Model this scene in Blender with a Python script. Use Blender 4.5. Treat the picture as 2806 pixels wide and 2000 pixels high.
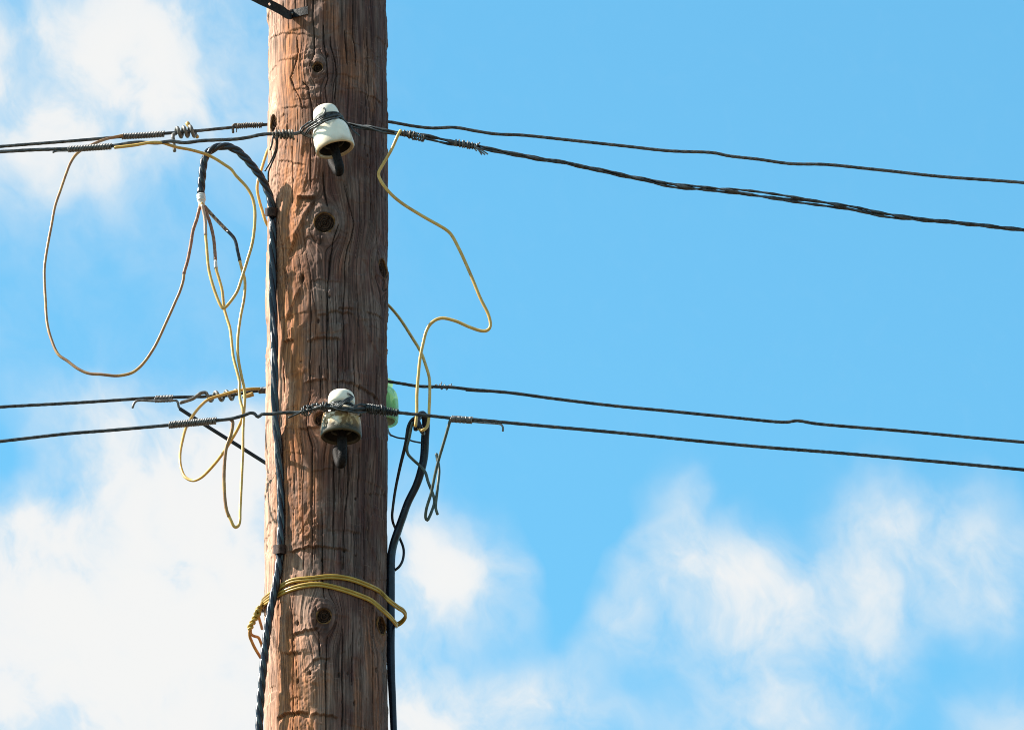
import bpy, math, random
import numpy as np
random.seed(7)
rng = np.random.default_rng(11)
R = math.radians
PI = math.pi
for o in list(bpy.data.objects): bpy.data.objects.remove(o)
SC = bpy.context.scene
COL = SC.collection

# ------------------------------------------------------------------ camera
PXM = 1358.0                       # photo pixels per metre at the pole
ELEV = R(25.0); DIST = 17.0
FPX = PXM * DIST
CAM = np.array([0.3755, -DIST * math.cos(ELEV), 1.6])
ZC = 1.6 + DIST * math.sin(ELEV)
FWD = np.array([0, math.cos(ELEV), math.sin(ELEV)])
UPV = np.array([0, -math.sin(ELEV), math.cos(ELEV)])
cam_d = bpy.data.cameras.new('camera'); cam = bpy.data.objects.new('camera', cam_d); COL.objects.link(cam)
cam.location = CAM; cam.rotation_euler = (PI / 2 + ELEV, 0, 0)
cam_d.sensor_width = 36; cam_d.sensor_fit = 'HORIZONTAL'; cam_d.lens = 36 * FPX / 2806
cam_d.clip_start = 0.1; cam_d.clip_end = 5000
SC.camera = cam
SC.view_settings.view_transform = 'Standard'; SC.view_settings.look = 'None'
SC.view_settings.gamma = 1; SC.view_settings.use_curve_mapping = False
EXPO = 1.5
SC.view_settings.exposure = EXPO
SC.cycles.filter_width = 1.0

def ray(px, py):
    return FWD + np.array([(px - 1403) / FPX, 0, 0]) + UPV * (-(py - 1000) / FPX)
def P(px, py, y=0.0):              # the point of the vertical plane y seen at a photo pixel
    d = ray(px, py); t = (y - CAM[1]) / d[1]
    return CAM + d * t

# ------------------------------------------------------------------ light
SUN_EL, SUN_A = R(41), R(-5)       # sun on the left of the pole, almost square to the view
L = np.array([-math.cos(SUN_A) * math.cos(SUN_EL), -math.sin(SUN_A) * math.cos(SUN_EL), math.sin(SUN_EL)])
sun_d = bpy.data.lights.new('sun', 'SUN'); sun = bpy.data.objects.new('sun', sun_d); COL.objects.link(sun)
sun_d.energy = 5.0; sun_d.angle = R(0.5); sun_d.color = (1, 0.93, 0.82)
from mathutils import Vector, Matrix
sun.rotation_euler = Vector(L).to_track_quat('Z', 'Y').to_euler()

# ------------------------------------------------------------------ node helper
class NT:
    def __init__(s, tree): s.t = tree
    def n(s, typ, ins=None, **kw):
        nd = s.t.nodes.new(typ)
        for k, v in kw.items(): setattr(nd, k, v)
        if ins:
            for k, v in ins.items():
                sk = nd.inputs[k]
                if isinstance(v, bpy.types.NodeSocket): s.t.links.new(v, sk)
                else: sk.default_value = v
        return nd
    def math(s, op, a, b=0.0, c=0.0, clamp=False):
        return s.n('ShaderNodeMath', {0: a, 1: b, 2: c}, operation=op, use_clamp=clamp).outputs[0]
    def vm(s, op, a, b=(0, 0, 0)):
        return s.n('ShaderNodeVectorMath', {0: a, 1: b}, operation=op)
    def mix(s, f, a, b, bt='MIX'):
        nd = s.t.nodes.new('ShaderNodeMix'); nd.data_type = 'RGBA'; nd.blend_type = bt
        for k, v in ((0, f), (6, a), (7, b)):
            if isinstance(v, bpy.types.NodeSocket): s.t.links.new(v, nd.inputs[k])
            else: nd.inputs[k].default_value = v if k == 0 else tuple(v) + (1,) * (4 - len(v))
        return nd.outputs[2]
    def ramp(s, x, a, b, lo=0.0, hi=1.0):
        return s.n('ShaderNodeMapRange', {0: x, 1: a, 2: b, 3: lo, 4: hi}, interpolation_type='SMOOTHSTEP').outputs[0]
    def noise(s, v, sc, det=3.0, rough=0.55, dist=0.0):
        return s.n('ShaderNodeTexNoise', {'Vector': v, 'Scale': sc, 'Detail': det, 'Roughness': rough, 'Distortion': dist}).outputs[0]

# ------------------------------------------------------------------ sky with clouds
W = bpy.data.worlds.new('World'); SC.world = W; W.use_nodes = True
wt = W.node_tree; wt.nodes.clear(); N = NT(wt)
SKY_STRENGTH = 0.08
sky = N.n('ShaderNodeTexSky'); sky.sky_type = 'NISHITA'; sky.sun_disc = False
sky.sun_elevation = SUN_EL; sky.sun_rotation = math.atan2(L[0], L[1])
sky.air_density = 1.0; sky.dust_density = 0.6; sky.ozone_density = 2.0
tc = N.n('ShaderNodeTexCoord').outputs['Generated']
sp = N.n('ShaderNodeSeparateXYZ', {0: tc})
az = N.math('ARCTAN2', sp.outputs[0], sp.outputs[1])
el = N.math('ARCSINE', sp.outputs[2])
DEG = 180 / PI
sphere = N.n('ShaderNodeCombineXYZ', {0: N.math('MULTIPLY', az, DEG), 1: N.math('MULTIPLY', el, DEG), 2: 0.0}).outputs[0]
# soft turbulence bends the cloud shapes
wn = N.n('ShaderNodeTexNoise', {'Vector': sphere, 'Scale': 1.1, 'Detail': 3.0, 'Roughness': 0.55}).outputs['Color']
wv = N.vm('MULTIPLY', N.vm('SUBTRACT', wn, (.5, .5, .5)).outputs[0], (0.6, 0.6, 0)).outputs[0]
wsph = N.vm('ADD', sphere, wv).outputs[0]
def azel(px, py):
    d = ray(px, py); d = d / np.linalg.norm(d)
    return math.degrees(math.atan2(d[0], d[1])), math.degrees(math.asin(d[2]))
PPD = FPX * PI / 180               # photo pixels per degree
BLOBS = [  # px, py, rx, ry, weight
 (250,650,1000,1000,.12),(170,90,500,280,.46),(90,300,520,320,.48),(380,230,440,290,.5),(200,200,800,520,.22),(480,210,200,170,.22),(540,10,380,140,.34),(80,450,300,160,.25),(430,330,300,130,.2),
 (205,95,90,90,-.30),(0,0,120,110,-.35),(560,120,130,90,-.12),
 (230,1200,270,170,.62),(480,1130,360,110,.26),(640,1240,260,190,.5),(330,1330,460,190,.36),(480,1270,260,150,.3),
 (290,1490,100,100,-.75),(40,1280,160,160,-.45),(200,1370,180,70,-.25),(330,1400,120,80,-.12),
 (100,1520,330,220,.75),(560,1560,400,420,.82),(250,1800,800,520,1.35),(420,1980,700,420,.8),(640,1330,170,260,.3),(700,1900,520,420,.7),(60,1400,140,90,.22),
 (1170,1590,380,210,.9),(1080,1470,240,240,.32),(1260,1580,200,90,.3),(1180,1960,500,280,1.0),(1480,1930,260,170,.32),(1290,1780,200,80,-.35),(1560,1560,170,260,-.35),
 (1900,1625,380,190,0.59),(2090,1615,290,210,0.53),(1860,1465,150,230,0.32),(1900,1375,70,110,0.16),(1760,1735,260,150,0.34),(2130,1785,280,170,0.29),(2120,1985,370,220,0.60),(1930,1735,160,80,-0.25),(1720,1985,200,90,0.12),
 (2400,1595,190,340,0.53),(2380,1455,170,170,0.22),(2510,1495,120,170,0.24),(2650,1505,280,230,0.51),(2740,1635,200,190,0.27),(2790,1995,230,190,0.44),(2440,1805,150,210,0.18),(2640,1685,200,120,0.12)]
acc = None
for (bx, by, rx, ry, w) in BLOBS:
    a0, e0 = azel(bx, by)
    dv = N.vm('MULTIPLY', N.vm('SUBTRACT', wsph, (a0, e0, 0)).outputs[0], (PPD / rx * math.cos(ELEV), PPD / ry, 0)).outputs[0]
    ln = N.vm('LENGTH', dv).outputs['Value']
    v = N.n('ShaderNodeMapRange', {0: ln, 1: 0.0, 2: 1.25, 3: w, 4: 0.0}, interpolation_type='SMOOTHSTEP').outputs[0]
    acc = v if acc is None else N.math('ADD', acc, v)
# denser cloud out of view, added to lift and neutralise the fill light
broad = N.noise(tc, 9.0, 4.0, 0.6)
far_ = N.vm('LENGTH', N.vm('SUBTRACT', sphere, (0, 25, 0)).outputs[0]).outputs['Value']
out_mask = N.ramp(far_, 4.2, 7.0)
acc = N.math('ADD', acc, N.math('MULTIPLY', N.ramp(broad, .42, .66), N.math('MULTIPLY', out_mask, 1.1)))
lean = N.vm('MULTIPLY', N.n('ShaderNodeVectorRotate', {'Vector': wsph, 'Angle': R(-35)}, rotation_type='Z_AXIS').outputs[0], (1.2, .9, 1)).outputs[0]
puff = N.noise(lean, 1.35, 6.0, 0.56, 0.15)
fine = N.noise(lean, 4.6, 6.0, 0.6, 0.1)
body = N.math('ADD', 0.46, N.math('MULTIPLY', N.ramp(puff, .30, .70), 1.18))
dens = N.math('MULTIPLY', acc, body)
dens = N.math('ADD', dens, N.math('MULTIPLY', N.math('MULTIPLY', N.math('SUBTRACT', fine, 0.5), 0.66), N.ramp(acc, 0.05, .7, .15, 1.0)))
dens = N.math('MAXIMUM', dens, 0.0)
alpha = N.math('MULTIPLY', N.math('SUBTRACT', 1.0, N.math('EXPONENT', N.math('MULTIPLY', N.math('POWER', dens, 1.25), -1.9))), 0.98)
K = 1.0 / (SKY_STRENGTH * 2 ** EXPO)
skyc = N.mix(1.0, sky.outputs[0], (0.57, 1.15, 1.10), 'MULTIPLY')
cloud = N.mix(N.ramp(dens, 0.4, 1.5), (0.72 * K, 0.83 * K, 0.90 * K), (0.93 * K, 0.925 * K, 0.91 * K))
bg = N.n('ShaderNodeBackground', {'Color': N.mix(alpha, skyc, cloud), 'Strength': SKY_STRENGTH})
N.n('ShaderNodeOutputWorld', {0: bg.outputs[0]})

# ------------------------------------------------------------------ materials
def new_mat(name):
    m = bpy.data.materials.new(name); m.use_nodes = True
    nt = m.node_tree; b = nt.nodes['Principled BSDF']
    return m, NT(nt), b
def link(n, a, b): n.t.links.new(a, b)
def simple(name, c1, c2, rough=.5, metal=0.0, sc=60, lo=.38, hi=.62, bump=0.0, bsc=300, spec=.5, det=4, stretch=None, dirt=None):
    m, n, b = new_mat(name)
    co = n.n('ShaderNodeTexCoord').outputs['Object']
    if stretch: co = n.vm('MULTIPLY', co, stretch).outputs[0]
    f = n.ramp(n.noise(co, sc, det, .6), lo, hi)
    cc = n.mix(f, c1, c2)
    if dirt: cc = n.mix(n.ramp(n.noise(co, 21, 5, .7), .52, .70, 0, .75), cc, dirt)
    link(n, cc, b.inputs['Base Color'])
    f2 = n.noise(co, sc * 2.3, 3, .6)
    link(n, n.ramp(f2, .3, .7, rough - .1, rough + .12), b.inputs['Roughness'])
    b.inputs['Metallic'].default_value = metal
    b.inputs['Specular IOR Level'].default_value = spec
    if bump:
        bp = n.n('ShaderNodeBump', {'Strength': bump, 'Distance': .001, 'Height': n.noise(co, bsc, 3, .6)})
        link(n, bp.outputs[0], b.inputs['Normal'])
    return m
M = {}
M['line'] = simple('weathered_line_wire', (.034, .038, .041), (.10, .104, .106), .48, .35, 90, bump=.3)
M['line_lo'] = simple('dark_line_wire', (.020, .025, .028), (.065, .072, .076), .5, .3, 90, bump=.3)
M['coil'] = simple('grey_binding_wire', (.085, .08, .076), (.19, .185, .18), .5, .35, 120, bump=.3)
M['coil_rust'] = simple('rusty_binding_wire', (.06, .045, .035), (.20, .17, .14), .6, .25, 150, bump=.4)
M['grip'] = simple('dull_aluminium', (.10, .096, .085), (.185, .178, .16), .5, .3, 80, bump=.3)
M['tie'] = simple('dark_tie_wire', (.014, .017, .018), (.055, .06, .062), .42, .4, 110, bump=.3)
M['yellow'] = simple('yellow_insulation', (.49, .29, .062), (.56, .355, .09), .42, 0, 45, bump=.15, dirt=(.30, .155, .035))
M['yellow_old'] = simple('faded_yellow_insulation', (.25, .125, .050), (.40, .23, .06), .48, 0, 30, .4, .66, bump=.2, dirt=(.17, .075, .034))
M['yellow_band'] = simple('olive_yellow_insulation', (.33, .20, .028), (.41, .265, .05), .42, 0, 40, bump=.15, dirt=(.18, .09, .02))
M['ochre'] = simple('brown_yellow_insulation', (.28, .115, .022), (.38, .2, .04), .5, 0, 40, bump=.2)
M['tape_brown'] = simple('brown_tape', (.19, .075, .038), (.29, .145, .085), .6, 0, 160, bump=.5)
M['tape_pink'] = simple('pale_pink_tape', (.35, .225, .16), (.42, .30, .23), .55, 0, 160, bump=.4)
M['tape_dark'] = simple('dark_mottled_tape', (.05, .035, .025), (.30, .2, .12), .55, 0, 210, .42, .6, bump=.5)
M['tape_white'] = simple('white_tape', (.48, .46, .44), (.60, .59, .58), .55, 0, 200, bump=.5)
M['cable'] = simple('black_cable_jacket', (.004, .005, .009), (.008, .010, .018), .27, 0, 40, bump=.05, bsc=120, spec=.5, dirt=(.012, .012, .015))
M['cable_r'] = simple('blue_black_jacket', (.003, .005, .011), (.008, .013, .026), .30, 0, 40, bump=.12, bsc=120, spec=.3, dirt=(.012, .016, .024))
M['black'] = simple('black_insulation', (.005, .006, .009), (.011, .012, .016), .42, 0, 40, spec=.3)
M['green'] = simple('grey_green_insulation', (.030, .046, .036), (.065, .085, .062), .45, 0, 50, bump=.15)
M['strap'] = simple('dark_iron_strap', (.008, .007, .008), (.022, .016, .016), .55, 0, 150, bump=.7, spec=.25)
M['clip'] = simple('rusty_clip', (.025, .014, .011), (.055, .031, .024), .65, 0, 220, bump=.6, spec=.12)
M['hook'] = simple('dark_iron_hook', (.005, .0045, .005), (.016, .0125, .0125), .62, 0, 240, bump=1.0, bsc=420, spec=.1)
M['lug'] = simple('brass_lug', (.42, .25, .06), (.55, .36, .12), .45, .3, 120)

def porcelain(name, stain):
    m, n, b = new_mat(name)
    co = n.n('ShaderNodeTexCoord').outputs['Object']
    z = n.n('ShaderNodeSeparateXYZ', {0: co}).outputs[2]
    base = (.78, .71, .585)
    if stain == 0:      # brown water mark at the lip and under the wire groove
        nz = n.noise(co, 45, 4, .6)
        lip = n.ramp(n.math('ADD', z, n.math('MULTIPLY', n.math('SUBTRACT', nz, .5), .02)), -.004, .020, 1, 0)
        c = n.mix(n.math('MULTIPLY', lip, .8), base, (.34, .21, .08))
        sp_ = n.ramp(n.noise(co, 260, 2, .5), .70, .76)
        c = n.mix(n.math('MULTIPLY', sp_, .8), c, (.09, .06, .03))
        c = n.mix(n.ramp(n.noise(co, 30, 3, .6), .5, .75, 0, .35), c, (.6, .55, .42))
    else:               # dirt: rust-brown blotches on the bell and a black lip
        warp = n.noise(co, 42, 4, .6, .8)
        bell = n.ramp(z, .060, .052)
        bl = n.math('MULTIPLY', n.ramp(warp, .47, .57), bell)
        c = n.mix(n.math('MULTIPLY', n.ramp(n.noise(co, 24, 3, .55), .33, .55), n.math('MULTIPLY', bell, .85)), (.76, .69, .57), (.40, .235, .07))
        c = n.mix(n.math('MULTIPLY', bl, .95), c, (.15, .078, .018))
        w2 = n.noise(co, 80, 4, .65, .6)
        c = n.mix(n.math('MULTIPLY', n.math('MULTIPLY', n.ramp(w2, .55, .66), bell), .8), c, (.04, .026, .012))
        edge = n.math('ADD', z, n.math('MULTIPLY', n.math('SUBTRACT', w2, .5), .045))
        c = n.mix(n.ramp(edge, .006, .022, .97, 0), c, (.030, .024, .012))
    link(n, c, b.inputs['Base Color'])
    b.inputs['Roughness'].default_value = .13 if stain == 0 else .36
    b.inputs['Specular IOR Level'].default_value = .5 if stain == 0 else .28
    b.inputs['Coat Weight'].default_value = .3 if stain == 0 else 0.0; b.inputs['Coat Roughness'].default_value = .08
    bp = n.n('ShaderNodeBump', {'Strength': .15, 'Distance': .002, 'Height': n.noise(co, 60, 3, .5)})
    link(n, bp.outputs[0], b.inputs['Normal'])
    return m
M['porc_clean'] = porcelain('cream_porcelain', 0)
M['porc_dirty'] = porcelain('grimy_porcelain', 1)
M['skirt_shade'] = simple('shaded_inner_glaze', (.02, .016, .009), (.10, .075, .035), .5, 0, 60)  # inner skirt: brown, with the shade of the recess put into the colour
M['cavity_shade'] = simple('shade_black_glaze', (.006, .005, .004), (.022, .016, .009), .6, 0, 60, spec=.3)  # shade inside the bell painted as a near-black surface
m, n, b = new_mat('green_glass'); M['glass'] = m
b.inputs['Base Color'].default_value = (.30, .44, .29, 1); b.inputs['Roughness'].default_value = .06
b.inputs['Coat Weight'].default_value = .6; b.inputs['Coat Roughness'].default_value = .04
tr = n.n('ShaderNodeBsdfTranslucent', {'Color': (.42, .58, .39, 1)}).outputs[0]
tp = n.n('ShaderNodeBsdfTransparent', {'Color': (.70, .90, .66, 1)}).outputs[0]
m1 = n.n('ShaderNodeMixShader', {0: .5, 1: b.outputs[0], 2: tr}).outputs[0]
m2 = n.n('ShaderNodeMixShader', {0: .42, 1: m1, 2: tp}).outputs[0]
link(n, m2, [q for q in n.t.nodes if q.type == 'OUTPUT_MATERIAL'][0].inputs['Surface'])
M['glass_in'] = simple('pale_green_inner_glass', (.40, .52, .40), (.56, .66, .54), .25, 0, 40)
# wood
m, n, b = new_mat('weathered_pole_wood'); M['wood'] = m
def at(name): return n.n('ShaderNodeAttribute', attribute_name=name).outputs['Fac']
psi, zz, crk, org, rd, lit_p = at('psi'), at('zz'), at('crack'), at('warm'), at('ruddy_shade'), at('lit_pale')
def gv(a, c): return n.n('ShaderNodeCombineXYZ', {0: n.math('MULTIPLY', psi, a), 1: n.math('MULTIPLY', zz, c), 2: 0.0}).outputs[0]
streak = n.noise(gv(70, 2.2), 1, 4, .6)
grain = n.noise(gv(420, 9), 1, 5, .65)
mid = n.noise(gv(185, 5), 1, 4, .6, .3)
hair = n.noise(gv(1100, 22), 1, 3, .6)
blot = n.noise(gv(22, 11), 1, 5, .62, .4)
blot2 = n.noise(gv(55, 40), 1, 4, .65, .6)
c = n.mix(n.ramp(streak, .36, .66), (.136, .075, .058), (.092, .041, .033))
c = n.mix(n.ramp(blot, .42, .66, 0, .9), c, (.172, .124, .104))
c = n.mix(n.math('MULTIPLY', rd, n.ramp(streak, .40, .62, .35, .95)), c, (.056, .0235, .022))  # real streaks, and darker wood colour for the shaded right side
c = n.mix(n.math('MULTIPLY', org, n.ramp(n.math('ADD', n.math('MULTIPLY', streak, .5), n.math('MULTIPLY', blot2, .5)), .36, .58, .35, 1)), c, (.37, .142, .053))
c = n.mix(n.math('MULTIPLY', lit_p, n.ramp(blot2, .3, .7, .6, 1.0)), c, (.50, .32, .232))  # sunlight on the left side painted as paler wood
g = n.ramp(grain, .30, .70, .52, 1.38)
h_ = n.math('MULTIPLY', n.ramp(hair, .3, .7, .7, 1.24), n.ramp(mid, .32, .68, .62, 1.32))
c = n.mix(1.0, c, n.n('ShaderNodeCombineColor', {0: n.math('MULTIPLY', g, h_), 1: n.math('MULTIPLY', g, h_), 2: n.math('MULTIPLY', g, h_)}).outputs[0], 'MULTIPLY')
scuf = n.math('MULTIPLY', n.ramp(n.noise(gv(35, 280), 1, 3, .55), .58, .70), n.ramp(n.noise(gv(16, 13), 3.7, 3, .6), .48, .60))
c = n.mix(n.math('MULTIPLY', scuf, .22), c, (.33, .22, .165))
c = n.mix(n.ramp(blot2, .64, .80, 0, .65), c, (.03, .02, .017))
c = n.mix(n.math('MULTIPLY', crk, .85), c, (.014, .010, .008))
link(n, c, b.inputs['Base Color'])
b.inputs['Roughness'].default_value = .82; b.inputs['Specular IOR Level'].default_value = .25
hh = n.math('ADD', n.math('MULTIPLY', n.math('ADD', grain, mid), .7), n.math('MULTIPLY', hair, .4))
hh = n.math('ADD', hh, n.math('MULTIPLY', blot2, .5))
bp = n.n('ShaderNodeBump', {'Strength': .75, 'Distance': .0020, 'Height': hh})
link(n, bp.outputs[0], b.inputs['Normal'])

m, n, b = new_mat('dark_knot_wood'); M['knot'] = m
co = n.n('ShaderNodeTexCoord').outputs['Object']
wob = n.noise(co, 60, 3, .6)
rad = n.vm('LENGTH', n.vm('MULTIPLY', co, (1, 1, 0)).outputs[0]).outputs['Value']
ring = n.math('SINE', n.math('ADD', n.math('MULTIPLY', rad, 1500), n.math('MULTIPLY', wob, 20)))
c = n.mix(n.ramp(ring, -1, 1), (.020, .011, .008), (.070, .036, .022))
c = n.mix(n.ramp(n.noise(co, 150, 4, .65), .5, .7), c, (.02, .014, .012))
link(n, c, b.inputs['Base Color']); b.inputs['Roughness'].default_value = .85; b.inputs['Specular IOR Level'].default_value = .08
bp = n.n('ShaderNodeBump', {'Strength': .6, 'Distance': .0015, 'Height': ring}); link(n, bp.outputs[0], b.inputs['Normal'])
M['knot_rim'] = simple('ochre_knot_rim', (.085, .042, .016), (.18, .09, .034), .8, 0, 120, bump=.8, spec=.1)

m, n, b = new_mat('meadow_ground'); M['ground'] = m
co = n.n('ShaderNodeTexCoord').outputs['Object']
c = n.mix(n.ramp(n.noise(co, .35, 6, .6), .35, .65), (.105, .078, .048), (.16, .115, .070))
c = n.mix(n.ramp(n.noise(co, 9, 5, .7), .4, .7, 0, .6), c, (.05, .05, .022))
link(n, c, b.inputs['Base Color']); b.inputs['Roughness'].default_value = .95
bp = n.n('ShaderNodeBump', {'Strength': .8, 'Distance': .05, 'Height': n.noise(co, 14, 5, .7)}); link(n, bp.outputs[0], b.inputs['Normal'])

# ------------------------------------------------------------------ mesh helpers
class MB:
    def __init__(s): s.v = []; s.f = []; s.k = 0
    def add(s, V, F):
        s.v.append(np.asarray(V, float)); s.f.extend([tuple(i + s.k for i in f) for f in F]); s.k += len(V)
        return s
def spline(pts, step):
    p = np.asarray(pts, float)
    if len(p) == 2: p = np.array([p[0], (p[0] + p[1]) / 2, p[1]])
    d = np.r_[0, np.cumsum(np.sqrt(np.linalg.norm(np.diff(p, axis=0), axis=1)) + 1e-9)]
    # cubic Hermite, centripetal knots, finite-difference tangents
    m_ = np.zeros_like(p)
    for i in range(len(p)):
        if i == 0: m_[i] = (p[1] - p[0]) / (d[1] - d[0])
        elif i == len(p) - 1: m_[i] = (p[-1] - p[-2]) / (d[-1] - d[-2])
        else:
            a = (p[i] - p[i - 1]) / (d[i] - d[i - 1]); c_ = (p[i + 1] - p[i]) / (d[i + 1] - d[i])
            w0, w1 = d[i] - d[i - 1], d[i + 1] - d[i]
            m_[i] = (a * w1 + c_ * w0) / (w0 + w1)
    out = []
    for i in range(len(p) - 1):
        seg = np.linalg.norm(p[i + 1] - p[i]); k = max(2, int(math.ceil(seg / step)))
        t = np.linspace(0, 1, k, endpoint=False)[:, None]; hgt = d[i + 1] - d[i]
        out.append((2*t**3 - 3*t**2 + 1) * p[i] + (t**3 - 2*t**2 + t) * hgt * m_[i] + (-2*t**3 + 3*t**2) * p[i+1] + (t**3 - t**2) * hgt * m_[i+1])
    out.append(p[-1:]); return np.vstack(out)
def frames(p):
    T = np.gradient(p, axis=0); T /= np.linalg.norm(T, axis=1)[:, None] + 1e-12
    U = np.zeros_like(p); a = np.array([0, 0, 1.0]) if abs(T[0, 2]) < .9 else np.array([1.0, 0, 0])
    u = np.cross(T[0], a); u /= np.linalg.norm(u); U[0] = u
    for i in range(1, len(p)):
        u = U[i - 1] - T[i] * np.dot(U[i - 1], T[i]); U[i] = u / (np.linalg.norm(u) + 1e-12)
    return T, U, np.cross(T, U)
def arclen(p): return np.r_[0, np.cumsum(np.linalg.norm(np.diff(p, axis=0), axis=1))]
def sweep(p, r, sides=10, prof=None, twist=None, round_end=True):
    T, U, B = frames(p); k = len(p)
    r = np.broadcast_to(np.asarray(r, float), (k,)).copy()
    ph = np.arange(sides) * 2 * PI / sides
    pr = np.ones(sides) if prof is None else prof(ph)
    tw = np.zeros(k) if twist is None else twist
    ang = ph[None, :] + tw[:, None]
    V = p[:, None, :] + (r[:, None] * pr[None, :])[..., None] * (np.cos(ang)[..., None] * U[:, None, :] + np.sin(ang)[..., None] * B[:, None, :])
    V = V.reshape(-1, 3); F = []
    for i in range(k - 1):
        a = i * sides
        for j in range(sides):
            j2 = (j + 1) % sides
            F.append((a + j, a + j2, a + sides + j2, a + sides + j))
    # ends: a smaller pushed-out ring then a cap
    for e, idx, sg in ((0, 0, -1), (1, k - 1, 1)):
        base = idx * sides; c0 = p[idx] + sg * T[idx] * r[idx] * (.45 if round_end else .02)
        ring = p[idx] + (V[base:base + sides] - p[idx]) * (.62 if round_end else .93) + sg * T[idx] * r[idx] * (.36 if round_end else .015)
        st = len(V); V = np.vstack([V, ring, c0[None]])
        for j in range(sides):
            j2 = (j + 1) % sides
            q = (base + j, base + j2, st + j2, st + j); t_ = (st + j, st + j2, st + sides)
            if sg < 0: q = q[::-1]; t_ = t_[::-1]
            F.append(q); F.append(t_)
    return V, F
def lobes(nl, frac=.5):            # outline of nl round strands packed in a ring
    d = 1 - frac
    def f(ph):
        al = (ph + PI / nl) % (2 * PI / nl) - PI / nl
        return d * np.cos(al) + np.sqrt(np.maximum(frac**2 - (d * np.sin(al))**2, .0025))
    return f
def path(pts, y=None):
    out = []; ys = [q[2] if len(q) > 2 else None for q in pts]
    if y is not None and all(v is None for v in ys): ys = [y] * len(pts)
    idx = [i for i, v in enumerate(ys) if v is not None]
    al = np.r_[0, np.cumsum([math.hypot(pts[i+1][0]-pts[i][0], pts[i+1][1]-pts[i][1]) for i in range(len(pts)-1)])]
    yy = np.interp(al, al[idx], [ys[i] for i in idx])
    return np.array([P(q[0], q[1], v) for q, v in zip(pts, yy)])
px = 1 / PXM
def tube(mb, pts, r, y=None, sides=10, step=.006, wob=0.0, **kw):
    p = spline(path(pts, y), step)
    if wob: p = p + smooth_rand(len(p), 12, wob)
    rr = r * px if np.isscalar(r) else np.interp(np.linspace(0, 1, len(p)), np.linspace(0, 1, len(r)), r) * px
    V, F = sweep(p, rr, sides, **kw); mb.add(V, F); return p
def smooth_rand(k, every, amp):
    m_ = max(4, k // every + 2); a = rng.normal(0, amp * px, (m_, 3)); x = np.linspace(0, m_ - 1, k)
    i = np.clip(x.astype(int), 0, m_ - 2); t = (x - i)[:, None]; t = t * t * (3 - 2 * t)
    return a[i] * (1 - t) + a[i + 1] * t
def stranded(mb, pts, r, y=None, lay=150, n_=6, step=.005):
    p = spline(path(pts, y), step)
    p = p + smooth_rand(len(p), 22, .28)
    tw = arclen(p) * 2 * PI / (lay * px); tw = tw + 1.6 * np.sin(arclen(p) * 7.3) + 1.1 * np.sin(arclen(p) * 17.1 + 1)
    V, F = sweep(p, r * px, n_ * 4, prof=lobes(n_, .36 if n_ > 4 else .5), twist=tw); mb.add(V, F); return p
def helix(p, rad, turns, jit=0.0, phase=0.0, per=14):
    k = max(8, int(turns * per)); al = arclen(p); T, U, B = frames(p)
    s = np.linspace(0, al[-1], k)
    if jit: s = np.clip(s + np.interp(np.arange(k), np.arange(0, k + per, per), rng.normal(0, jit, len(np.arange(0, k + per, per)))) * al[-1] / turns, 0, al[-1])
    f = lambda A: np.stack([np.interp(s, al, A[:, j]) for j in range(3)], 1)
    a = np.linspace(0, 2 * PI * turns, k) + phase
    rr = rad if np.ndim(rad) == 0 else np.interp(np.linspace(0, 1, k), np.linspace(0, 1, len(rad)), rad)
    rr = np.broadcast_to(np.asarray(rr, float), (k,))
    if jit: rr = rr * (1 + np.interp(np.arange(k), np.arange(0, k + 9, 9), rng.normal(0, jit * .5, len(np.arange(0, k + 9, 9)))))
    return f(p) + (rr * px)[:, None] * (np.cos(a)[:, None] * f(U) + np.sin(a)[:, None] * f(B))
def coil(mb, pts, rad, wr, turns, y=None, jit=0.0, phase=0.0, sides=6, per=14):
    p = spline(path(pts, y), .004); h = helix(p, rad, turns, jit, phase, per)
    V, F = sweep(h, wr * px, sides); mb.add(V, F); return h
def obj(name, mb, mat, parent=None, org=None, smooth=True):
    V = np.vstack(mb.v)
    if parent is not None: o0 = np.array(parent['org'][:]) if 'org' in parent else np.array(parent.location)
    else: o0 = (V.min(0) + V.max(0)) / 2 if org is None else np.array(org)
    me = bpy.data.meshes.new(name); me.from_pydata((V - o0).tolist(), [], mb.f); me.update()
    me.materials.append(M[mat] if isinstance(mat, str) else mat)
    if smooth: me.polygons.foreach_set('use_smooth', np.ones(len(me.polygons), bool))
    o = bpy.data.objects.new(name, me); COL.objects.link(o)
    if parent is not None: o.parent = parent
    else: o.location = o0
    return o
def tag(o, label, cat, group=None):
    o['label'] = label; o['category'] = cat
    if group: o['group'] = group
    return o
def empty(name, loc):
    o = bpy.data.objects.new(name, None); COL.objects.link(o); o.location = loc; o.empty_display_size = .05; return o
def lathe(prof, seg=48):
    V = []; F = []
    for (r_, z_) in prof:
        for j in range(seg):
            a = 2 * PI * j / seg; V.append((r_ * math.cos(a), r_ * math.sin(a), z_))
    for i in range(len(prof) - 1):
        for j in range(seg):
            j2 = (j + 1) % seg; a = i * seg; F.append((a + j, a + seg + j, a + seg + j2, a + j2))
    return np.array(V), F
def smooth_prof(pr, step):
    p = spline([(a, 0, c_) for a, c_ in pr], step); return [(max(q[0], 1e-5), q[2]) for q in p]

# ------------------------------------------------------------------ ground
mb = MB(); g_n = 40; xs = np.linspace(-600, 600, g_n)
GV = [(x, y_, 0.0) for y_ in xs for x in xs]; GF = [(j*g_n+i, j*g_n+i+1, (j+1)*g_n+i+1, (j+1)*g_n+i) for j in range(g_n-1) for i in range(g_n-1)]
gr = obj('ground', mb.add(GV, GF), 'ground', org=(0, 0, 0)); gr['kind'] = 'structure'; gr['label'] = 'dry grassy ground far below the wires'

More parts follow.
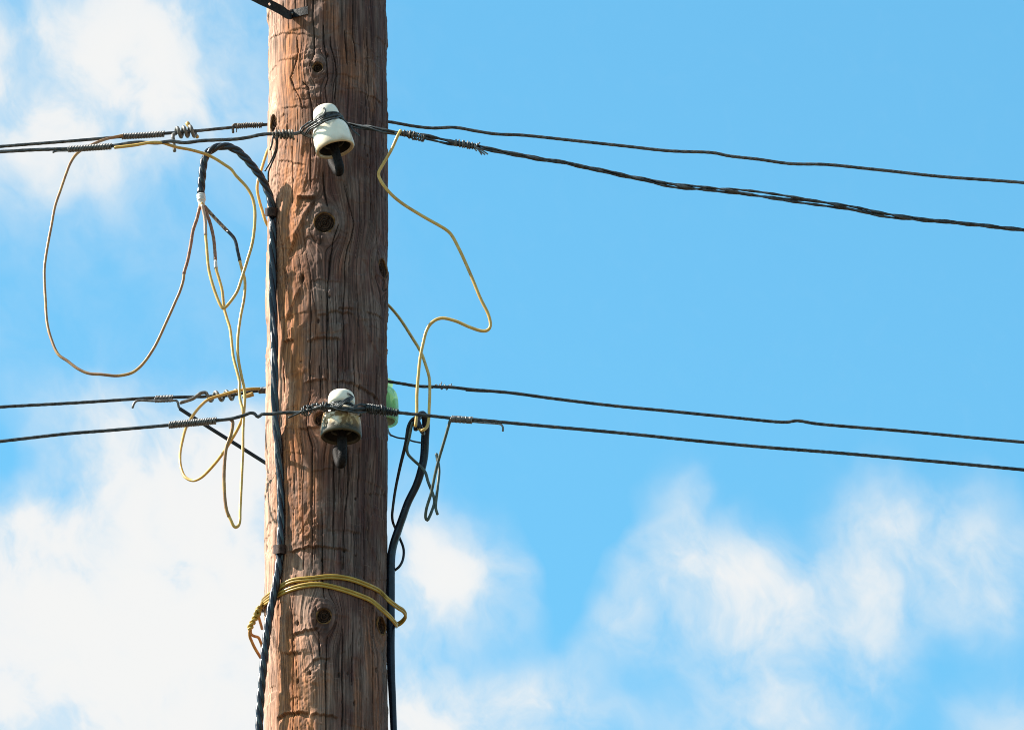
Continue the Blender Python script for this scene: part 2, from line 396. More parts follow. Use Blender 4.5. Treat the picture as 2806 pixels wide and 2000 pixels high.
# ------------------------------------------------------------------ the wooden pole
RP = .1222; px_m = 1 / PXM
def axis_x(z):                      # the pole stands a hair off plumb
    zt, zb = P(897.5, 0)[2], P(892.5, 2000)[2]; xt, xb = P(897.5, 0)[0], P(892.5, 2000)[0]
    return xb + (z - zb) * (xt - xb) / (zt - zb)
def pole_sz(px_, py_):              # photo pixel -> (arc s, height z) on the front of the pole
    y = -RP
    for _ in range(6):
        q = P(px_, py_, y); u = np.clip((q[0] - axis_x(q[2])) / RP, -.998, .998); y = -RP * math.sqrt(1 - u * u)
    return math.asin(u) * RP, q[2]
TAB = rng.random((256, 256))
def vn(x, y):
    xi = np.floor(x).astype(int); yi = np.floor(y).astype(int); fx = x - xi; fy = y - yi
    fx = fx*fx*fx*(fx*(fx*6-15)+10); fy = fy*fy*fy*(fy*(fy*6-15)+10)
    a, b_, c_, d = TAB[xi % 256, yi % 256], TAB[(xi+1) % 256, yi % 256], TAB[xi % 256, (yi+1) % 256], TAB[(xi+1) % 256, (yi+1) % 256]
    return (a*(1-fx)+b_*fx)*(1-fy) + (c_*(1-fx)+d*fx)*fy - .5
def fbm(x, y, o=3):
    s_ = 0; a = 1
    for i in range(o): s_ = s_ + a * vn(x * 2**i + 17*i, y * 2**i + 31*i); a *= .5
    return s_
def sm(x, a, b_): t = np.clip((x - a) / (b_ - a), 0, 1); return t*t*(3-2*t)
KN = [(871,187,15,15),(889,611,29,29),(1047,737,13,27),(888,1688,21,21),(1044,1714,11,24),(877,1150,16,20),(752,342,9,27)]
ZLO, ZHI = P(900, 2060, -RP)[2], P(900, -70, -RP)[2]
th = np.r_[np.linspace(R(-112), R(112), 372), np.linspace(R(112), R(248), 44)[1:-1]]
zr = np.r_[np.linspace(-.6, ZLO - .1, 90), np.linspace(ZLO - .09, ZLO, 20)[1:-1], np.arange(ZLO, ZHI, .0017), np.linspace(ZHI, ZHI + .9, 60)[1:]]
S, Z = np.meshgrid(th * RP, zr)
PSI = S + .006 * fbm(S * 9, Z * 3, 2)
knots = []
for (kx, ky, ka, kb) in KN:
    s0, z0 = pole_sz(kx, ky); t0 = s0 / RP
    a = ka * px / max(.45, math.cos(t0)); bz = kb * px / math.cos(ELEV); knots.append((s0, z0, a, bz))
    ds = S - s0; dz = (Z - z0) * a / bz * .62; r2 = np.maximum(ds**2 + dz**2, a*a*1.7)
    PSI -= ds * (a * a * 2.3) / r2 * np.exp(-(np.abs(Z - z0) / (6 * bz))**2)
H = .0034 * fbm(S * 8 + 3, Z * 5, 2) + .0016 * fbm(S * 24, Z * 9 + 5, 3)
H += .0010 * fbm(PSI * 150, Z * 6, 2) + .0009 * vn(PSI * 400, Z * 10) + .0004 * vn(PSI * 300 + 9, Z * 90)
rough_patch = sm(fbm(S * 20 + 40, Z * 14, 3), .02, .35)
H += rough_patch * .0022 * fbm(S * 110, Z * 90, 3)
H -= .0022 * sm(vn(S * 15 + 5, Z * 13 + 77), .16, .22) + .0016 * sm(vn(S * 31 + 50, Z * 24 + 7), .2, .25)   # flats where slivers came away
CR = np.zeros_like(H)
def crack(pts, w, dep):
    q = np.array([pole_sz(*p_) for p_ in pts]); o_ = np.argsort(q[:, 1]); q = q[o_]
    r0, r1 = np.searchsorted(zr, q[0, 1]), np.searchsorted(zr, q[-1, 1])
    if r1 - r0 < 3: return
    z = zr[r0:r1]; sc = np.interp(z, q[:, 1], q[:, 0]) + 0.0012 * vn(z * 34 + q[0, 0] * 999, z * 0 + 3.3) + .0006 * vn(z * 160, z * 0 + q[0, 0] * 777)
    tt = (z - z[0]) / (z[-1] - z[0]); ww = w * (.35 + .65 * np.sqrt(np.clip(4 * tt * (1 - tt), 0, 1))) * (1 + .5 * vn(z * 30, z * 0 + 8.1 + w))
    f = sm(1 - np.abs(S[r0:r1] - sc[:, None]) / ww[:, None], 0, .75)
    H[r0:r1] -= f * dep; CR[r0:r1] = np.maximum(CR[r0:r1], f)
CK = [[(859,-40),(858,60),(861,110),(863,150),(850,180),(847,200)],[(830,225),(845,240),(850,270),(855,300),(857,360),(862,430)],
 [(967,-20),(967,60),(966,100),(972,130),(977,185)],[(1005,90),(1007,180),(1010,240),(1013,330)],[(905,100),(906,125),(917,165),(923,200),(920,225),(917,270),(919,290)],
 [(886,70),(888,120),(893,150),(898,215),(890,240),(896,290)],[(812,100),(817,150),(809,180),(797,215),(808,245),(823,270),(829,300)],[(945,80),(952,180)],
 [(885,470),(889,523),(897,569)],[(942,500),(957,554),(966,585),(972,615),(963,655),(951,686),(945,723),(946,769),(943,831),(942,900),(940,1000),(941,1050)],
 [(928,615),(911,665),(908,692),(899,769),(896,862),(896,960),(900,1040)],[(850,750),(851,860),(849,1000),(850,1079),(841,1159),(843,1185),(856,1225),(855,1344),(855,1424),(855,1570)],
 [(875,1000),(879,1093)],[(913,1265),(916,1344),(913,1430),(914,1500)],[(952,1225),(954,1344),(945,1420),(940,1560)],[(986,1225),(983,1360)],
 [(799,1650),(800,1725),(803,1788),(802,1880),(802,2050)],[(897,1744),(894,1769),(892,1843),(893,2050)],[(873,1732),(875,1800)],[(940,1721),(938,1850),(940,2040)],
 [(966,1732),(964,1880)],[(883,1400),(883,1585),(888,1640)],[(1001,1400),(1001,1640)],[(926,930),(926,1070)],[(972,940),(972,1120)],[(1031,1000),(1030,1260)],
 [(1030,380),(1032,700)],[(800,400),(803,560)],[(850,360),(850,520)],[(780,1000),(783,1080)],[(830,1400),(832,1560)],[(1020,1700),(1022,1990)],[(760,560),(775,690),(790,800)]]
for i, c_ in enumerate(CK): crack(c_, .0014 + .0008 * rng.random(), .0060)
for i in range(230):                # fine drying checks follow the grain
    p0 = rng.uniform(-.2, .2); z0 = rng.uniform(ZLO - .05, ZHI); ln_ = rng.uniform(.04, .28); w = rng.uniform(.0008, .0014)
    r0, r1 = np.searchsorted(zr, z0), np.searchsorted(zr, z0 + ln_)
    if r1 - r0 < 4: continue
    z = zr[r0:r1]; tt = (z - z0) / ln_; ww = w * np.sqrt(np.clip(4 * tt * (1 - tt), .02, 1))
    f = sm(1 - np.abs(PSI[r0:r1] - (p0 + .003 * vn(z * 20, z * 0 + i))[:, None]) / ww[:, None], 0, .8)
    H[r0:r1] -= f * rng.uniform(.0012, .0028); CR[r0:r1] = np.maximum(CR[r0:r1], f * .75)
def scar(x0, x1, y0, y1, dep, ln_, sag=0.0):   # axe scar: a lip with the wood cut away below it
    qa, qb = pole_sz(x0, y0), pole_sz(x1, y1)
    zc = (qa[1] + qb[1]) / 2; r0, r1 = np.searchsorted(zr, zc - ln_ * 5 - .03), np.searchsorted(zr, zc + .04 + abs(sag))
    s_ = S[r0:r1]; t = (s_ - qa[0]) / (qb[0] - qa[0]); ok = sm(t, 0, .12) * sm(1 - t, 0, .12) * ((t > 0) & (t < 1))
    zl = qa[1] + (qb[1] - qa[1]) * t + sag * 4 * t * (1 - t) + .004 * vn(s_ * 130 + x0, s_ * 0 + y0) + .0016 * vn(s_ * 500, s_ * 0 + y0)
    D = zl - Z[r0:r1]; H[r0:r1] -= ok * dep * sm(D, 0, .0022) * np.exp(-np.maximum(D, 0) / ln_)
    H[r0:r1] += ok * dep * .25 * np.exp(-(np.maximum(-D, 0) / .004)**2) * (D < 0); CR[r0:r1] = np.maximum(CR[r0:r1], .5 * ok * np.exp(-((D - .001) / .0018)**2) * min(1, dep / .004))  # dark line painted under the lip to hide bounced light
for a_ in [(815,866,538,541,.011,.022),(925,968,842,845,.004,.012),(868,912,862,852,.004,.012),(905,972,850,858,.0045,.014),(838,938,936,930,.006,.014,.006),(779,808,936,930,.006,.015),
 (832,905,1052,1040,.0045,.012,.004),(903,1042,1040,1102,.005,.014,.006),(820,880,1175,1172,.005,.012),(783,965,1513,1510,.0055,.012,.004),(801,875,1735,1722,.005,.012),(780,830,1790,1786,.004,.010),
 (857,908,1806,1800,.005,.012),(757,850,1966,1950,.008,.014,.004),(848,930,1952,1962,.006,.012),(735,900,118,112,.002,.006,.008),(866,986,210,216,.0022,.006,.004),(800,862,246,240,.002,.006),
 (770,850,296,292,.002,.006),(850,940,765,772,.002,.006),(850,920,1290,1284,.0025,.008),(980,1045,250,285,.003,.008),(890,1000,1450,1462,.0022,.006),(760,840,440,452,.0022,.007),(1000,1050,850,875,.003,.008)]: scar(*a_)
for i in range(46):
    x0 = rng.uniform(745, 1000); w_ = rng.uniform(14, 85); y0 = rng.uniform(10, 1990)
    scar(x0, x0 + w_, y0, y0 + rng.uniform(-8, 8), rng.uniform(.0006, .0018), rng.uniform(.003, .010), rng.uniform(-.002, .003))
for i in range(22):                 # nail and beetle holes
    x0, y0 = rng.uniform(740, 1040), rng.uniform(0, 2000); s0, z0 = pole_sz(x0, y0); a = rng.uniform(.0014, .0032); e = rng.uniform(1, 2.6)
    r0, r1 = np.searchsorted(zr, z0 - .02), np.searchsorted(zr, z0 + .02)
    f = sm(1.3 - np.sqrt(((S[r0:r1] - s0) / a)**2 + ((Z[r0:r1] - z0) / (a * e))**2), 0, .6); H[r0:r1] -= f * .004; CR[r0:r1] = np.maximum(CR[r0:r1], f * .9)
s0, z0 = pole_sz(828, 763)
f = sm(1.3 - np.sqrt(((S - s0) / .004)**2 + ((Z - z0) / .009)**2), 0, .6); H -= f * .009; CR = np.maximum(CR, f * .8)
for (bx, by, rx, ry, w) in [(800,830,50,90,.0035),(806,1000,50,120,.0045),(796,1180,46,110,.004),(786,1330,40,80,.003),(850,120,60,120,.002),(850,1850,60,120,.0025)]:   # low ridges added so the wood right of them turns into shade
    s0, z0 = pole_sz(bx, by); H += w * np.exp(-(((S - s0) / (rx * px))**2 + ((Z - z0) / (ry * px * 1.1))**2))
def gouge(a_, b_, dep, ln_):           # a slanting cut: a ridge with the wood split away on its right
    qa, qb = np.array(pole_sz(*a_)), np.array(pole_sz(*b_)); d_ = qb - qa; l_ = np.linalg.norm(d_); d_ /= l_
    u_ = ((S - qa[0]) * d_[0] + (Z - qa[1]) * d_[1]) / l_; D = (S - qa[0]) * d_[1] - (Z - qa[1]) * d_[0] + .003 * vn(S * 90, Z * 90) + .0015 * vn(S * 300, Z * 300)
    return -dep * sm(D, 0, .003) * np.exp(-np.maximum(D, 0) / ln_) * sm(u_, -.1, .2) * sm(1 - u_, -.1, .2) + dep * .3 * np.exp(-(D / .006)**2) * sm(u_, 0, .2) * sm(1 - u_, 0, .2)
for g_ in [((785,705),(866,535),.0075,.026),((782,888),(826,785),.005,.02),((862,210),(838,140),.004,.014),((905,1440),(985,1210),.003,.02),((870,1790),(925,1690),.003,.016),((830,1840),(890,1780),.003,.014)]: H += gouge(*g_)
for (bx, by, rx, ry, w) in [(850,165,26,40,.003),(845,590,40,60,.003),(860,250,40,40,.002),(855,1450,40,70,.0025),(870,1850,50,50,.002)]:   # torn bark left in rough islands
    s0, z0 = pole_sz(bx, by); f = np.exp(-(((S - s0) / (rx * px_m))**2 + ((Z - z0) / (ry * px_m))**2)); H += w * f * (.6 + 2.2 * fbm(S * 110 + bx, Z * 100, 3))
s0, z0 = pole_sz(840, 590); f = np.exp(-(((S - s0) / .045)**2 + ((Z - z0) / .05)**2)); H += f * .0035 * (1 + 1.2 * vn(S * 60, Z * 50))
for (s0, z0, a, bz) in knots:
    rr = np.sqrt(((S - s0) / a)**2 + ((Z - z0) / bz)**2)
    H += .0042 * np.exp(-(np.maximum(rr - 1, 0) / 1.1)**2) * sm(rr, .75, 1.0)
    H += .0010 * np.sin(rr * 9) * np.exp(-np.maximum(rr - 1, 0) / .9) * (rr > 1.05)
    H -= .0065 * sm(1.0 - rr, 0, .14); CR = np.maximum(CR, .6 * sm(1.06 - rr, 0, .1))
def blobsum(lst):
    o_ = np.zeros_like(H)
    for (bx, by, rx, ry, w) in lst:
        s0, z0 = pole_sz(bx, by); o_ += w * np.exp(-(((S - s0) / (rx * px))**2 + ((Z - z0) / (ry * px))**2))
    return np.clip(o_, 0, 1)
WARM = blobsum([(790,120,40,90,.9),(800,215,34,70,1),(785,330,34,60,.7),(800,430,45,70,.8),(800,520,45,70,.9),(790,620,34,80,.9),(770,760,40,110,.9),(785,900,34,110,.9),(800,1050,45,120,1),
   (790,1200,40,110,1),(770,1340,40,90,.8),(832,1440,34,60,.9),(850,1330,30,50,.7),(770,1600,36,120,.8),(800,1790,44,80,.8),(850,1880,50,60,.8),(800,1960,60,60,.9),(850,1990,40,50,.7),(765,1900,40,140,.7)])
WARM = np.clip(WARM * .8 + .38 * sm(-S, -.01, .06) + .35 * sm(fbm(PSI * 30 + 9, Z * 5, 2), .1, .5), 0, 1)  # orange patches, plus a painted tint over the whole sunlit side
RUD_SHADE = sm(S, -.01, .10) * .85 * (.6 + .8 * (fbm(PSI * 18, Z * 3 + 50, 2) + .3))  # ruddy streaks, with the shade of the right side painted in
RUD_SHADE = np.clip(RUD_SHADE, 0, 1); LIT_PALE = np.clip(sm(-S, .075, .150) * .8 + .45 * sm(fbm(PSI * 26 + 70, Z * 6, 3), .12, .5) * sm(-S, -.03, .05), 0, 1)  # pale tone of the sunlit left put into the wood colour
TAPER = np.where(Z < ZLO, RP + (ZLO - Z) * .003, RP)
RR = TAPER + H + .0009
VX = axis_x(Z) + RR * np.sin(S / RP); VY = -RR * np.cos(S / RP)
V = np.stack([VX, VY, Z], -1).reshape(-1, 3); nr, ncl = S.shape
ii = np.arange(nr - 1)[:, None] * ncl; jj = np.arange(ncl)[None, :]; j2 = (jj + 1) % ncl
Q = np.stack([ii + jj, ii + j2, ii + ncl + j2, ii + ncl + jj], -1).reshape(-1, 4)
top = np.array([[axis_x(zr[-1]), 0, zr[-1] + .02]]); V = np.vstack([V, top]); tl = (nr - 1) * ncl
pole = empty('utility_pole', (axis_x(0.0), 0, 0))
tag(pole, 'weathered brown wooden utility pole with knots and drying cracks', 'utility pole')
o0 = np.array(pole.location)
me = bpy.data.meshes.new('shaft'); nq, nt_ = len(Q), ncl
me.vertices.add(len(V)); me.vertices.foreach_set('co', (V - o0).ravel())
tri = np.stack([tl + np.arange(ncl), tl + (np.arange(ncl) + 1) % ncl, np.full(ncl, len(V) - 1)], -1)
me.loops.add(nq * 4 + nt_ * 3); me.loops.foreach_set('vertex_index', np.r_[Q.ravel(), tri.ravel()].astype(np.int32))
me.polygons.add(nq + nt_); me.polygons.foreach_set('loop_start', np.r_[np.arange(nq) * 4, nq * 4 + np.arange(nt_) * 3].astype(np.int32))
me.polygons.foreach_set('use_smooth', np.ones(nq + nt_, bool))
me.update(calc_edges=True); me.validate()
for nm, A in (('psi', PSI), ('zz', Z), ('crack', CR), ('warm', WARM), ('ruddy_shade', RUD_SHADE), ('lit_pale', LIT_PALE)):
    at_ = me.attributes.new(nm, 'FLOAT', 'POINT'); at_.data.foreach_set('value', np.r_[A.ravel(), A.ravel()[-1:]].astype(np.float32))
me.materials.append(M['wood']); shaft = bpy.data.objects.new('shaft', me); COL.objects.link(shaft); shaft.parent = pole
for (s0, z0, a, bz) in knots:       # each knot: a cracked dark plug in a rolled rim
    t0 = s0 / RP; nrm = np.array([math.sin(t0), -math.cos(t0), 0]); tx = np.array([math.cos(t0), math.sin(t0), 0])
    seg, nrg = 30, 9; KV = []; KF = []
    for i in range(nrg + 1):
        f = i / nrg
        for j in range(seg):
            an = 2 * PI * j / seg; w_ = 1 + .075 * math.sin(2 * an + s0 * 190) + .06 * math.sin(3 * an + s0 * 90) + .03 * math.sin(7 * an)
            hz = -.0022 - .0016 * f * f + .0011 * math.sin(i * 2.4) + rng.normal(0, .0004) - (.0025 if abs(((an - .7) % PI) - .0) < .16 and f > .15 else 0)
            KV.append((f * a * .93 * w_ * math.cos(an), f * bz * .93 * w_ * math.sin(an), hz))
    for i in range(nrg):
        for j in range(seg): KF.append((i*seg+j, (i+1)*seg+j, (i+1)*seg+(j+1) % seg, i*seg+(j+1) % seg))
    km = bpy.data.meshes.new('knot'); km.from_pydata(KV, [], KF); km.update(); km.materials.append(M['knot'])
    ko = bpy.data.objects.new('knot', km); COL.objects.link(ko); ko.parent = pole
    Mx = Matrix(((tx[0], 0, nrm[0], 0), (tx[1], 0, nrm[1], 0), (tx[2], 1, nrm[2], 0), (0, 0, 0, 1)))
    loc = np.array([axis_x(z0) + RP * math.sin(t0), -RP * math.cos(t0), z0]) - o0
    ko.matrix_local = Matrix.Translation(Vector(loc)) @ Mx
    rb = MB(); an = np.linspace(0, 2 * PI, 41)[:-1]
    pts = np.stack([a * .98 * np.cos(an), bz * .98 * np.sin(an), .0004 + .0007 * np.sin(5 * an + s0 * 50)], -1); pts = np.vstack([pts, pts[:1]])
    Vr, Fr = sweep(pts, .0019 + .0005 * np.sin(np.linspace(0, 18, 41)), 6); rm = bpy.data.meshes.new('knot_rim'); rm.from_pydata(Vr.tolist(), [], Fr); rm.update()
    rm.polygons.foreach_set('use_smooth', np.ones(len(rm.polygons), bool)); rm.materials.append(M['knot_rim'])
    ro = bpy.data.objects.new('knot_rim', rm); COL.objects.link(ro); ro.parent = ko

# ------------------------------------------------------------------ insulators
YI = -.20
G_INS = 'porcelain insulators on the front of the pole'
def insulator(rimpx, tilt, prof, inner, mat, hookpts, hr, label):
    c0 = P(*rimpx, YI)
    root = empty('pin_insulator', c0); tag(root, label, 'insulator', G_INS)
    Rm = Matrix.Rotation(tilt, 4, 'Y')
    def put(name, pr, mt, seg=56):
        Vv, Ff = lathe(smooth_prof([(r_ * px, (PRL - t_) * px) for r_, t_ in pr], .0018), seg)
        mesh = bpy.data.meshes.new(name); mesh.from_pydata(Vv.tolist(), [], Ff); mesh.update()
        mesh.polygons.foreach_set('use_smooth', np.ones(len(mesh.polygons), bool)); mesh.materials.append(M[mt])
        o = bpy.data.objects.new(name, mesh); COL.objects.link(o); o.parent = root; o.matrix_local = Rm; return o
    PRL = 136
    put('porcelain_bell', prof, mat); put('inner_skirt', inner, 'skirt_shade'); rl, tl0 = prof[-1]; put('inner_cavity', [(rl, tl0), (rl - 1.5, tl0 - 8), (rl - 5, 104), (37, 86), (24, 78), (12, 76), (0, 76)], 'cavity_shade')
    hb = MB(); tube(hb, hookpts, hr, sides=16, step=.004); obj('hook', hb, 'hook', root)
    return root
prof_a = [(0,0),(14,.3),(24,2.5),(31,8),(34.5,17),(36.5,28),(36.5,35),(33,40),(31,46),(33,52),(40,58.5),(46.5,66),(50.5,78),(52.8,96),(54.5,120),(54.5,131),(52.5,135.5),(48.5,136.5),(45,133.5),(43.8,130)]
prof_b = [(0,0),(14,.5),(25,3),(32,9),(35.5,19),(36.5,30),(35,37),(31,42),(30,46),(33,52),(40.5,58),(47,66),(51,79),(53.8,98),(55.3,120),(55.5,131),(54,135.5),(50,136.5),(47.5,133.5),(46,130)]
inner_p = [(14,78),(27,84),(29,104),(30,116),(28,119),(25,116),(23,100),(16,92)]
INS_U = insulator((919.5,411), R(-14.2), prof_a, inner_p, 'porc_clean',
    [(912,385,YI),(918,412,YI),(926,440,YI),(931,460,YI+.002),(930,471,YI+.014),(925,470,YI+.030),(917,458,YI+.052),(908,440,YI+.085),(900,424,YI+.12)], 12.3,
    'clean cream white insulator tilted on its hook, upper of the two on the pole front')
INS_L = insulator((934.5,1198), 0.0, prof_b, inner_p, 'porc_dirty',
    [(937,1170,YI),(937,1200,YI),(938,1240,YI),(938,1258,YI+.002),(936,1270,YI+.014),(931,1269,YI+.030),(926,1254,YI+.052),(923,1232,YI+.085),(921,1212,YI+.12)], 12.8,
    'grimy brown stained white insulator, lower of the two on the pole front')
# green glass one behind the pole
c0 = P(1049, 1158, .20)
gi = empty('glass_insulator', c0); tag(gi, 'translucent green glass insulator peeping out behind the pole', 'insulator')
gp = [(0,0),(16,1),(24,5),(27,12),(27,20),(24,25),(24,29),(30,33),(37,43),(41,56),(43,75),(43.5,100),(43,122),(41,131),(38,132),(36,124),(36,96),(32,60),(20,46),(0,44)]
Vv, Ff = lathe(smooth_prof([(r_*px, (132 - t_)*px) for r_, t_ in gp], .002), 48)
mb = MB().add(Vv + c0, Ff); obj('glass_bell', mb, 'glass', gi)
Vv, Ff = lathe(smooth_prof([(r_*px, (132 - t_)*px) for r_, t_ in [(33.5,128),(33,112),(31,98),(26,84),(17,70),(0,66)]], .003), 40); mb = MB().add(Vv + c0, Ff); obj('inner_thread', mb, 'glass_in', gi)
mb = MB(); tube(mb, [(1049,1110,.20),(1049,1160,.20),(1048,1200,.20),(1044,1222,.17),(1038,1232,.10)], 11, sides=12); obj('hook', mb, 'hook', gi)

# ------------------------------------------------------------------ overhead lines
G_LINE = 'overhead line wires crossing at the pole'
YF, YB = -.20, .20
UBl = [(-3600,800,YB-1.0),(-1500,545,YB-.4),(-400,434,YB),(0,402),(154,390),(308,377.5),(462,365.5),(540,359),(615,351.5),(660,347),(735,342,YB),(900,331),(1063,334,YB),(1100,340),(1135,346),(1186,351),(1246,349.5),(1301,359),(1356,367.5),(1430,371),(1548,383),(1708,400.5),(1832,414),(1955,419.5),(1998,428),(2079,437),(2165,448.5),(2264,451.5),(2387,464),(2572,483),(2806,501,YB),(3400,553,YB-.1),(6500,860,YB-1.2)]
mb = MB(); stranded(mb, UBl, 4.7); tag(obj('line_wire', mb, 'line'), 'grey stranded wire passing behind the pole, topmost of the line wires', 'wire', G_LINE)
UFl = [(-3600,815,YF-1.0),(-1500,560,YF-.4),(-400,437,YF),(0,416.5),(92,411.5),(185,408),(308,400.5),(369,391),(431,392.5),(468,387.5),(505,391.5),(554,386),(646,381.5),(679,377),(719,369,YF),(760,367.5),(806,368,-.19),(825,364),(838,371),(857,375.5,-.178),(878,366,-.170),(900,352,-.168)]
mb = MB(); stranded(mb, UFl, 5.1); tag(obj('line_wire', mb, 'line'), 'stranded wire from the left ending at the clean upper insulator', 'wire', G_LINE)
# right side of the upper insulator: three loose strands
UFr = [(915,338,-.168),(949,343,-.175),(1009,350.6,-.19),(1061,361,YF),(1127,369),(1172,376),(1231,389),(1300,401.5),(1356,412),(1430,426),(1493,439),(1548,446),(1616,462),(1764,492),(1875,512),(1998,524),(2140,543),(2276,561),(2412,586),(2510,600),(2634,612),(2806,631,YF),(3400,700,YF-.1),(6500,1140,YF-1.2)]
root = None; pc = spline(path(UFr), .006); al = arclen(pc); T_, U_, B_ = frames(pc)
phase = al / (430 * px) * 2 * PI + 1.1 * np.sin(al * 4.1) + .8 * np.sin(al * 9.7)
for k in range(3):
    amp = (4.6 + 3.2 * np.clip(np.sin(al * 6.3 + 1.7), -1, 1) + 2.2 * np.sin(al * 2.9 + k)) * np.clip(al / .25, .5, 1)
    amp = np.maximum(amp, 2.6) * px; a = phase + k * 2 * PI / 3
    h_ = pc + amp[:, None] * (np.cos(a)[:, None] * U_ + np.sin(a)[:, None] * B_)
    mb = MB(); tw = arclen(h_) * 2 * PI / (60 * px); Vv, Ff = sweep(h_, 4.0 * px, 8, prof=lobes(2, .62), twist=tw * .5); mb.add(Vv, Ff)
    if root is None:
        root = empty('twisted_line_wire', pc[0]); tag(root, 'loosely twisted three strand wire running right from the clean upper insulator', 'wire', G_LINE)
    obj('strand', mb, 'line_lo', root)
LBl = [(-3600,1520,YB-1.0),(-1500,1262,YB-.4),(-400,1143,YB),(0,1115.5),(154,1107),(308,1097),(423,1090),(529,1087),(569,1086),(635,1082),(675,1075),(709,1070),(735,1068,YB),(900,1050),(1040,1042,YB-.03),(1062,1045,YB-.03),(1104,1051.6),(1144,1058),(1197,1059.6),(1237,1061),(1290,1067),(1400,1076.5),(1523,1093),(1752,1119),(1955,1138),(2140,1156),(2160,1156),(2183,1152.6),(2233,1160.6),(2449,1179),(2806,1212,YB),(3400,1268,YB-.1),(6500,1600,YB-1.2)]
mb = MB(); stranded(mb, LBl, 4.6); tag(obj('line_wire', mb, 'line_lo'), 'dark stranded wire passing behind the pole by the green glass insulator', 'wire', G_LINE)
YN = -.232
LFl = [(-3600,1650,YF-1.0),(-1500,1385,YF-.4),(-400,1250,YF),(0,1209),(185,1188),(300,1179),(459,1165),(590,1152.5),(635,1147),(667,1138.5),(688,1131.6),(697.5,1134),(707,1143),(717,1136),(744,1135,YF),(762,1132),(826,1129,-.21),(853,1121),(879,1115,YN),(919,1117,YN-.008),(959,1120,YN),(1001,1120,-.215),(1038,1123,YF),(1086,1130),(1131,1135),(1184,1140),(1234,1145),(1295,1149),(1400,1159),(1708,1186.5),(2017,1218.5),(2325,1243),(2572,1265),(2806,1287,YF),(3400,1345,YF-.1),(6500,1690,YF-1.2)]
mb = MB(); pLF = stranded(mb, LFl, 4.7); tag(obj('line_wire', mb, 'line_lo'), 'dark stranded wire tied across the grimy lower insulator, lowest of the line wires', 'wire', G_LINE)

# ------------------------------------------------------------------ bindings on the lines
G_COIL = 'wire coils binding the joints of the line wires'
def coil_thing(label, pts, rad, wr, turns, y, mat='coil', jit=0.0, tails=(), per=14, core=None):
    mb = MB(); coil(mb, pts, rad, wr, turns, y, jit, per=per)
    o = tag(obj('binding_coil', mb, mat), label, 'wire coil', G_COIL); o['org'] = list(o.location)
    for (tp, tr) in tails:
        tb = MB(); tube(tb, tp, tr, y, sides=8, step=.004); obj('tail', tb, mat, o)
    return o
coil_thing('tight grey wire coil beside the grip loops on the topmost wire', [(334,374.5),(392,371.5),(451,367.5)], 7.6, 2.0, 27, YB)
coil_thing('tight grey wire coil where the big yellow loop passes behind, leftmost of all coils', [(187,409.5),(246,405.5),(306,401.5)], 7.6, 2.0, 28, YF, tails=[([(145,418.5),(152,415),(187,413.5),(240,411)], 2.8)])
coil_thing('rust brown loose coil touching the left edge of the pole at the top', [(647,346.5),(683,344),(719,343)], 7.2, 1.7, 14, YB, 'coil_rust', .12,
    tails=[([(639,364),(638,354),(638,346),(643,341.5),(660,341.5),(735,342)], 3.6), ([(648,363),(648.5,353),(650,342)], 1.4)])
coil_thing('short grey coil on the lower left wire beside a bent hook end', [(425,1093.5),(450,1092.5),(474,1091.5)], 8.6, 2.1, 12, YB)
coil_thing('long grey coil on the lowest wire, crossed by the yellow loop', [(462,1164.5),(528,1158.5),(593,1152.5)], 8.4, 2.2, 28, YF, jit=.05)
coil_thing('short grey coil against the left edge of the pole where a yellow wire ends', [(709,1070),(733,1068.5)], 7.6, 2.1, 7, YB)
coil_thing('grey coil with long hooked tail right of the pole on the lowest wire', [(1236,1147.5),(1265,1149.5),(1295,1151.5)], 8.0, 2.1, 16, YF, jit=.07,
    tails=[([(1290,1155),(1330,1158.5),(1365,1161),(1374,1163.5),(1378,1171),(1378,1181)], 2.8)])
mb = MB(); coil(mb, [(1101,364),(1130,371),(1163,381)], [8,9,10,10], 1.9, 13, YF, .3)
o = tag(obj('binding_coil', mb, 'coil_rust'), 'messy loose coil where a yellow wire meets the twisted strands', 'wire coil', G_COIL)
mb = MB(); coil(mb, [(1246,391),(1275,396),(1308,403)], [9,10,9,9], 2.1, 9, YF, .2)
o = tag(obj('binding_coil', mb, 'coil'), 'bright grey coil with frayed ends on the twisted strands', 'wire coil', G_COIL); o['org'] = list(o.location)
for tp in ([(1302,402),(1310,410),(1320,424)], [(1306,404),(1320,412),(1337,423)], [(1300,404),(1310,396),(1315,391)], [(1304,406),(1318,416),(1329,424)], [(1300,400),(1304,412),(1306,414)]):
    tb = MB(); tube(tb, tp, 2.0, YF - .006, sides=6, step=.004); obj('frayed_end', tb, 'coil', o)
mb = MB(); coil(mb, [(1180,1057.5),(1200,1059),(1240,1061.5)], 6.2, 1.6, 4, YB, .3)
o = tag(obj('binding_coil', mb, 'tie'), 'thin barbed wrap of wire right of the two yellow wires', 'wire coil', G_COIL); o['org'] = list(o.location)
for tp in ([(1206,1060),(1209,1053),(1210,1047)], [(1232,1062),(1236,1056),(1237,1051)], [(1276,1070.5),(1310,1073),(1340,1074)]):
    tb = MB(); tube(tb, tp, 1.5, YB - .008, sides=6, step=.004); obj('barb', tb, 'tie', o)

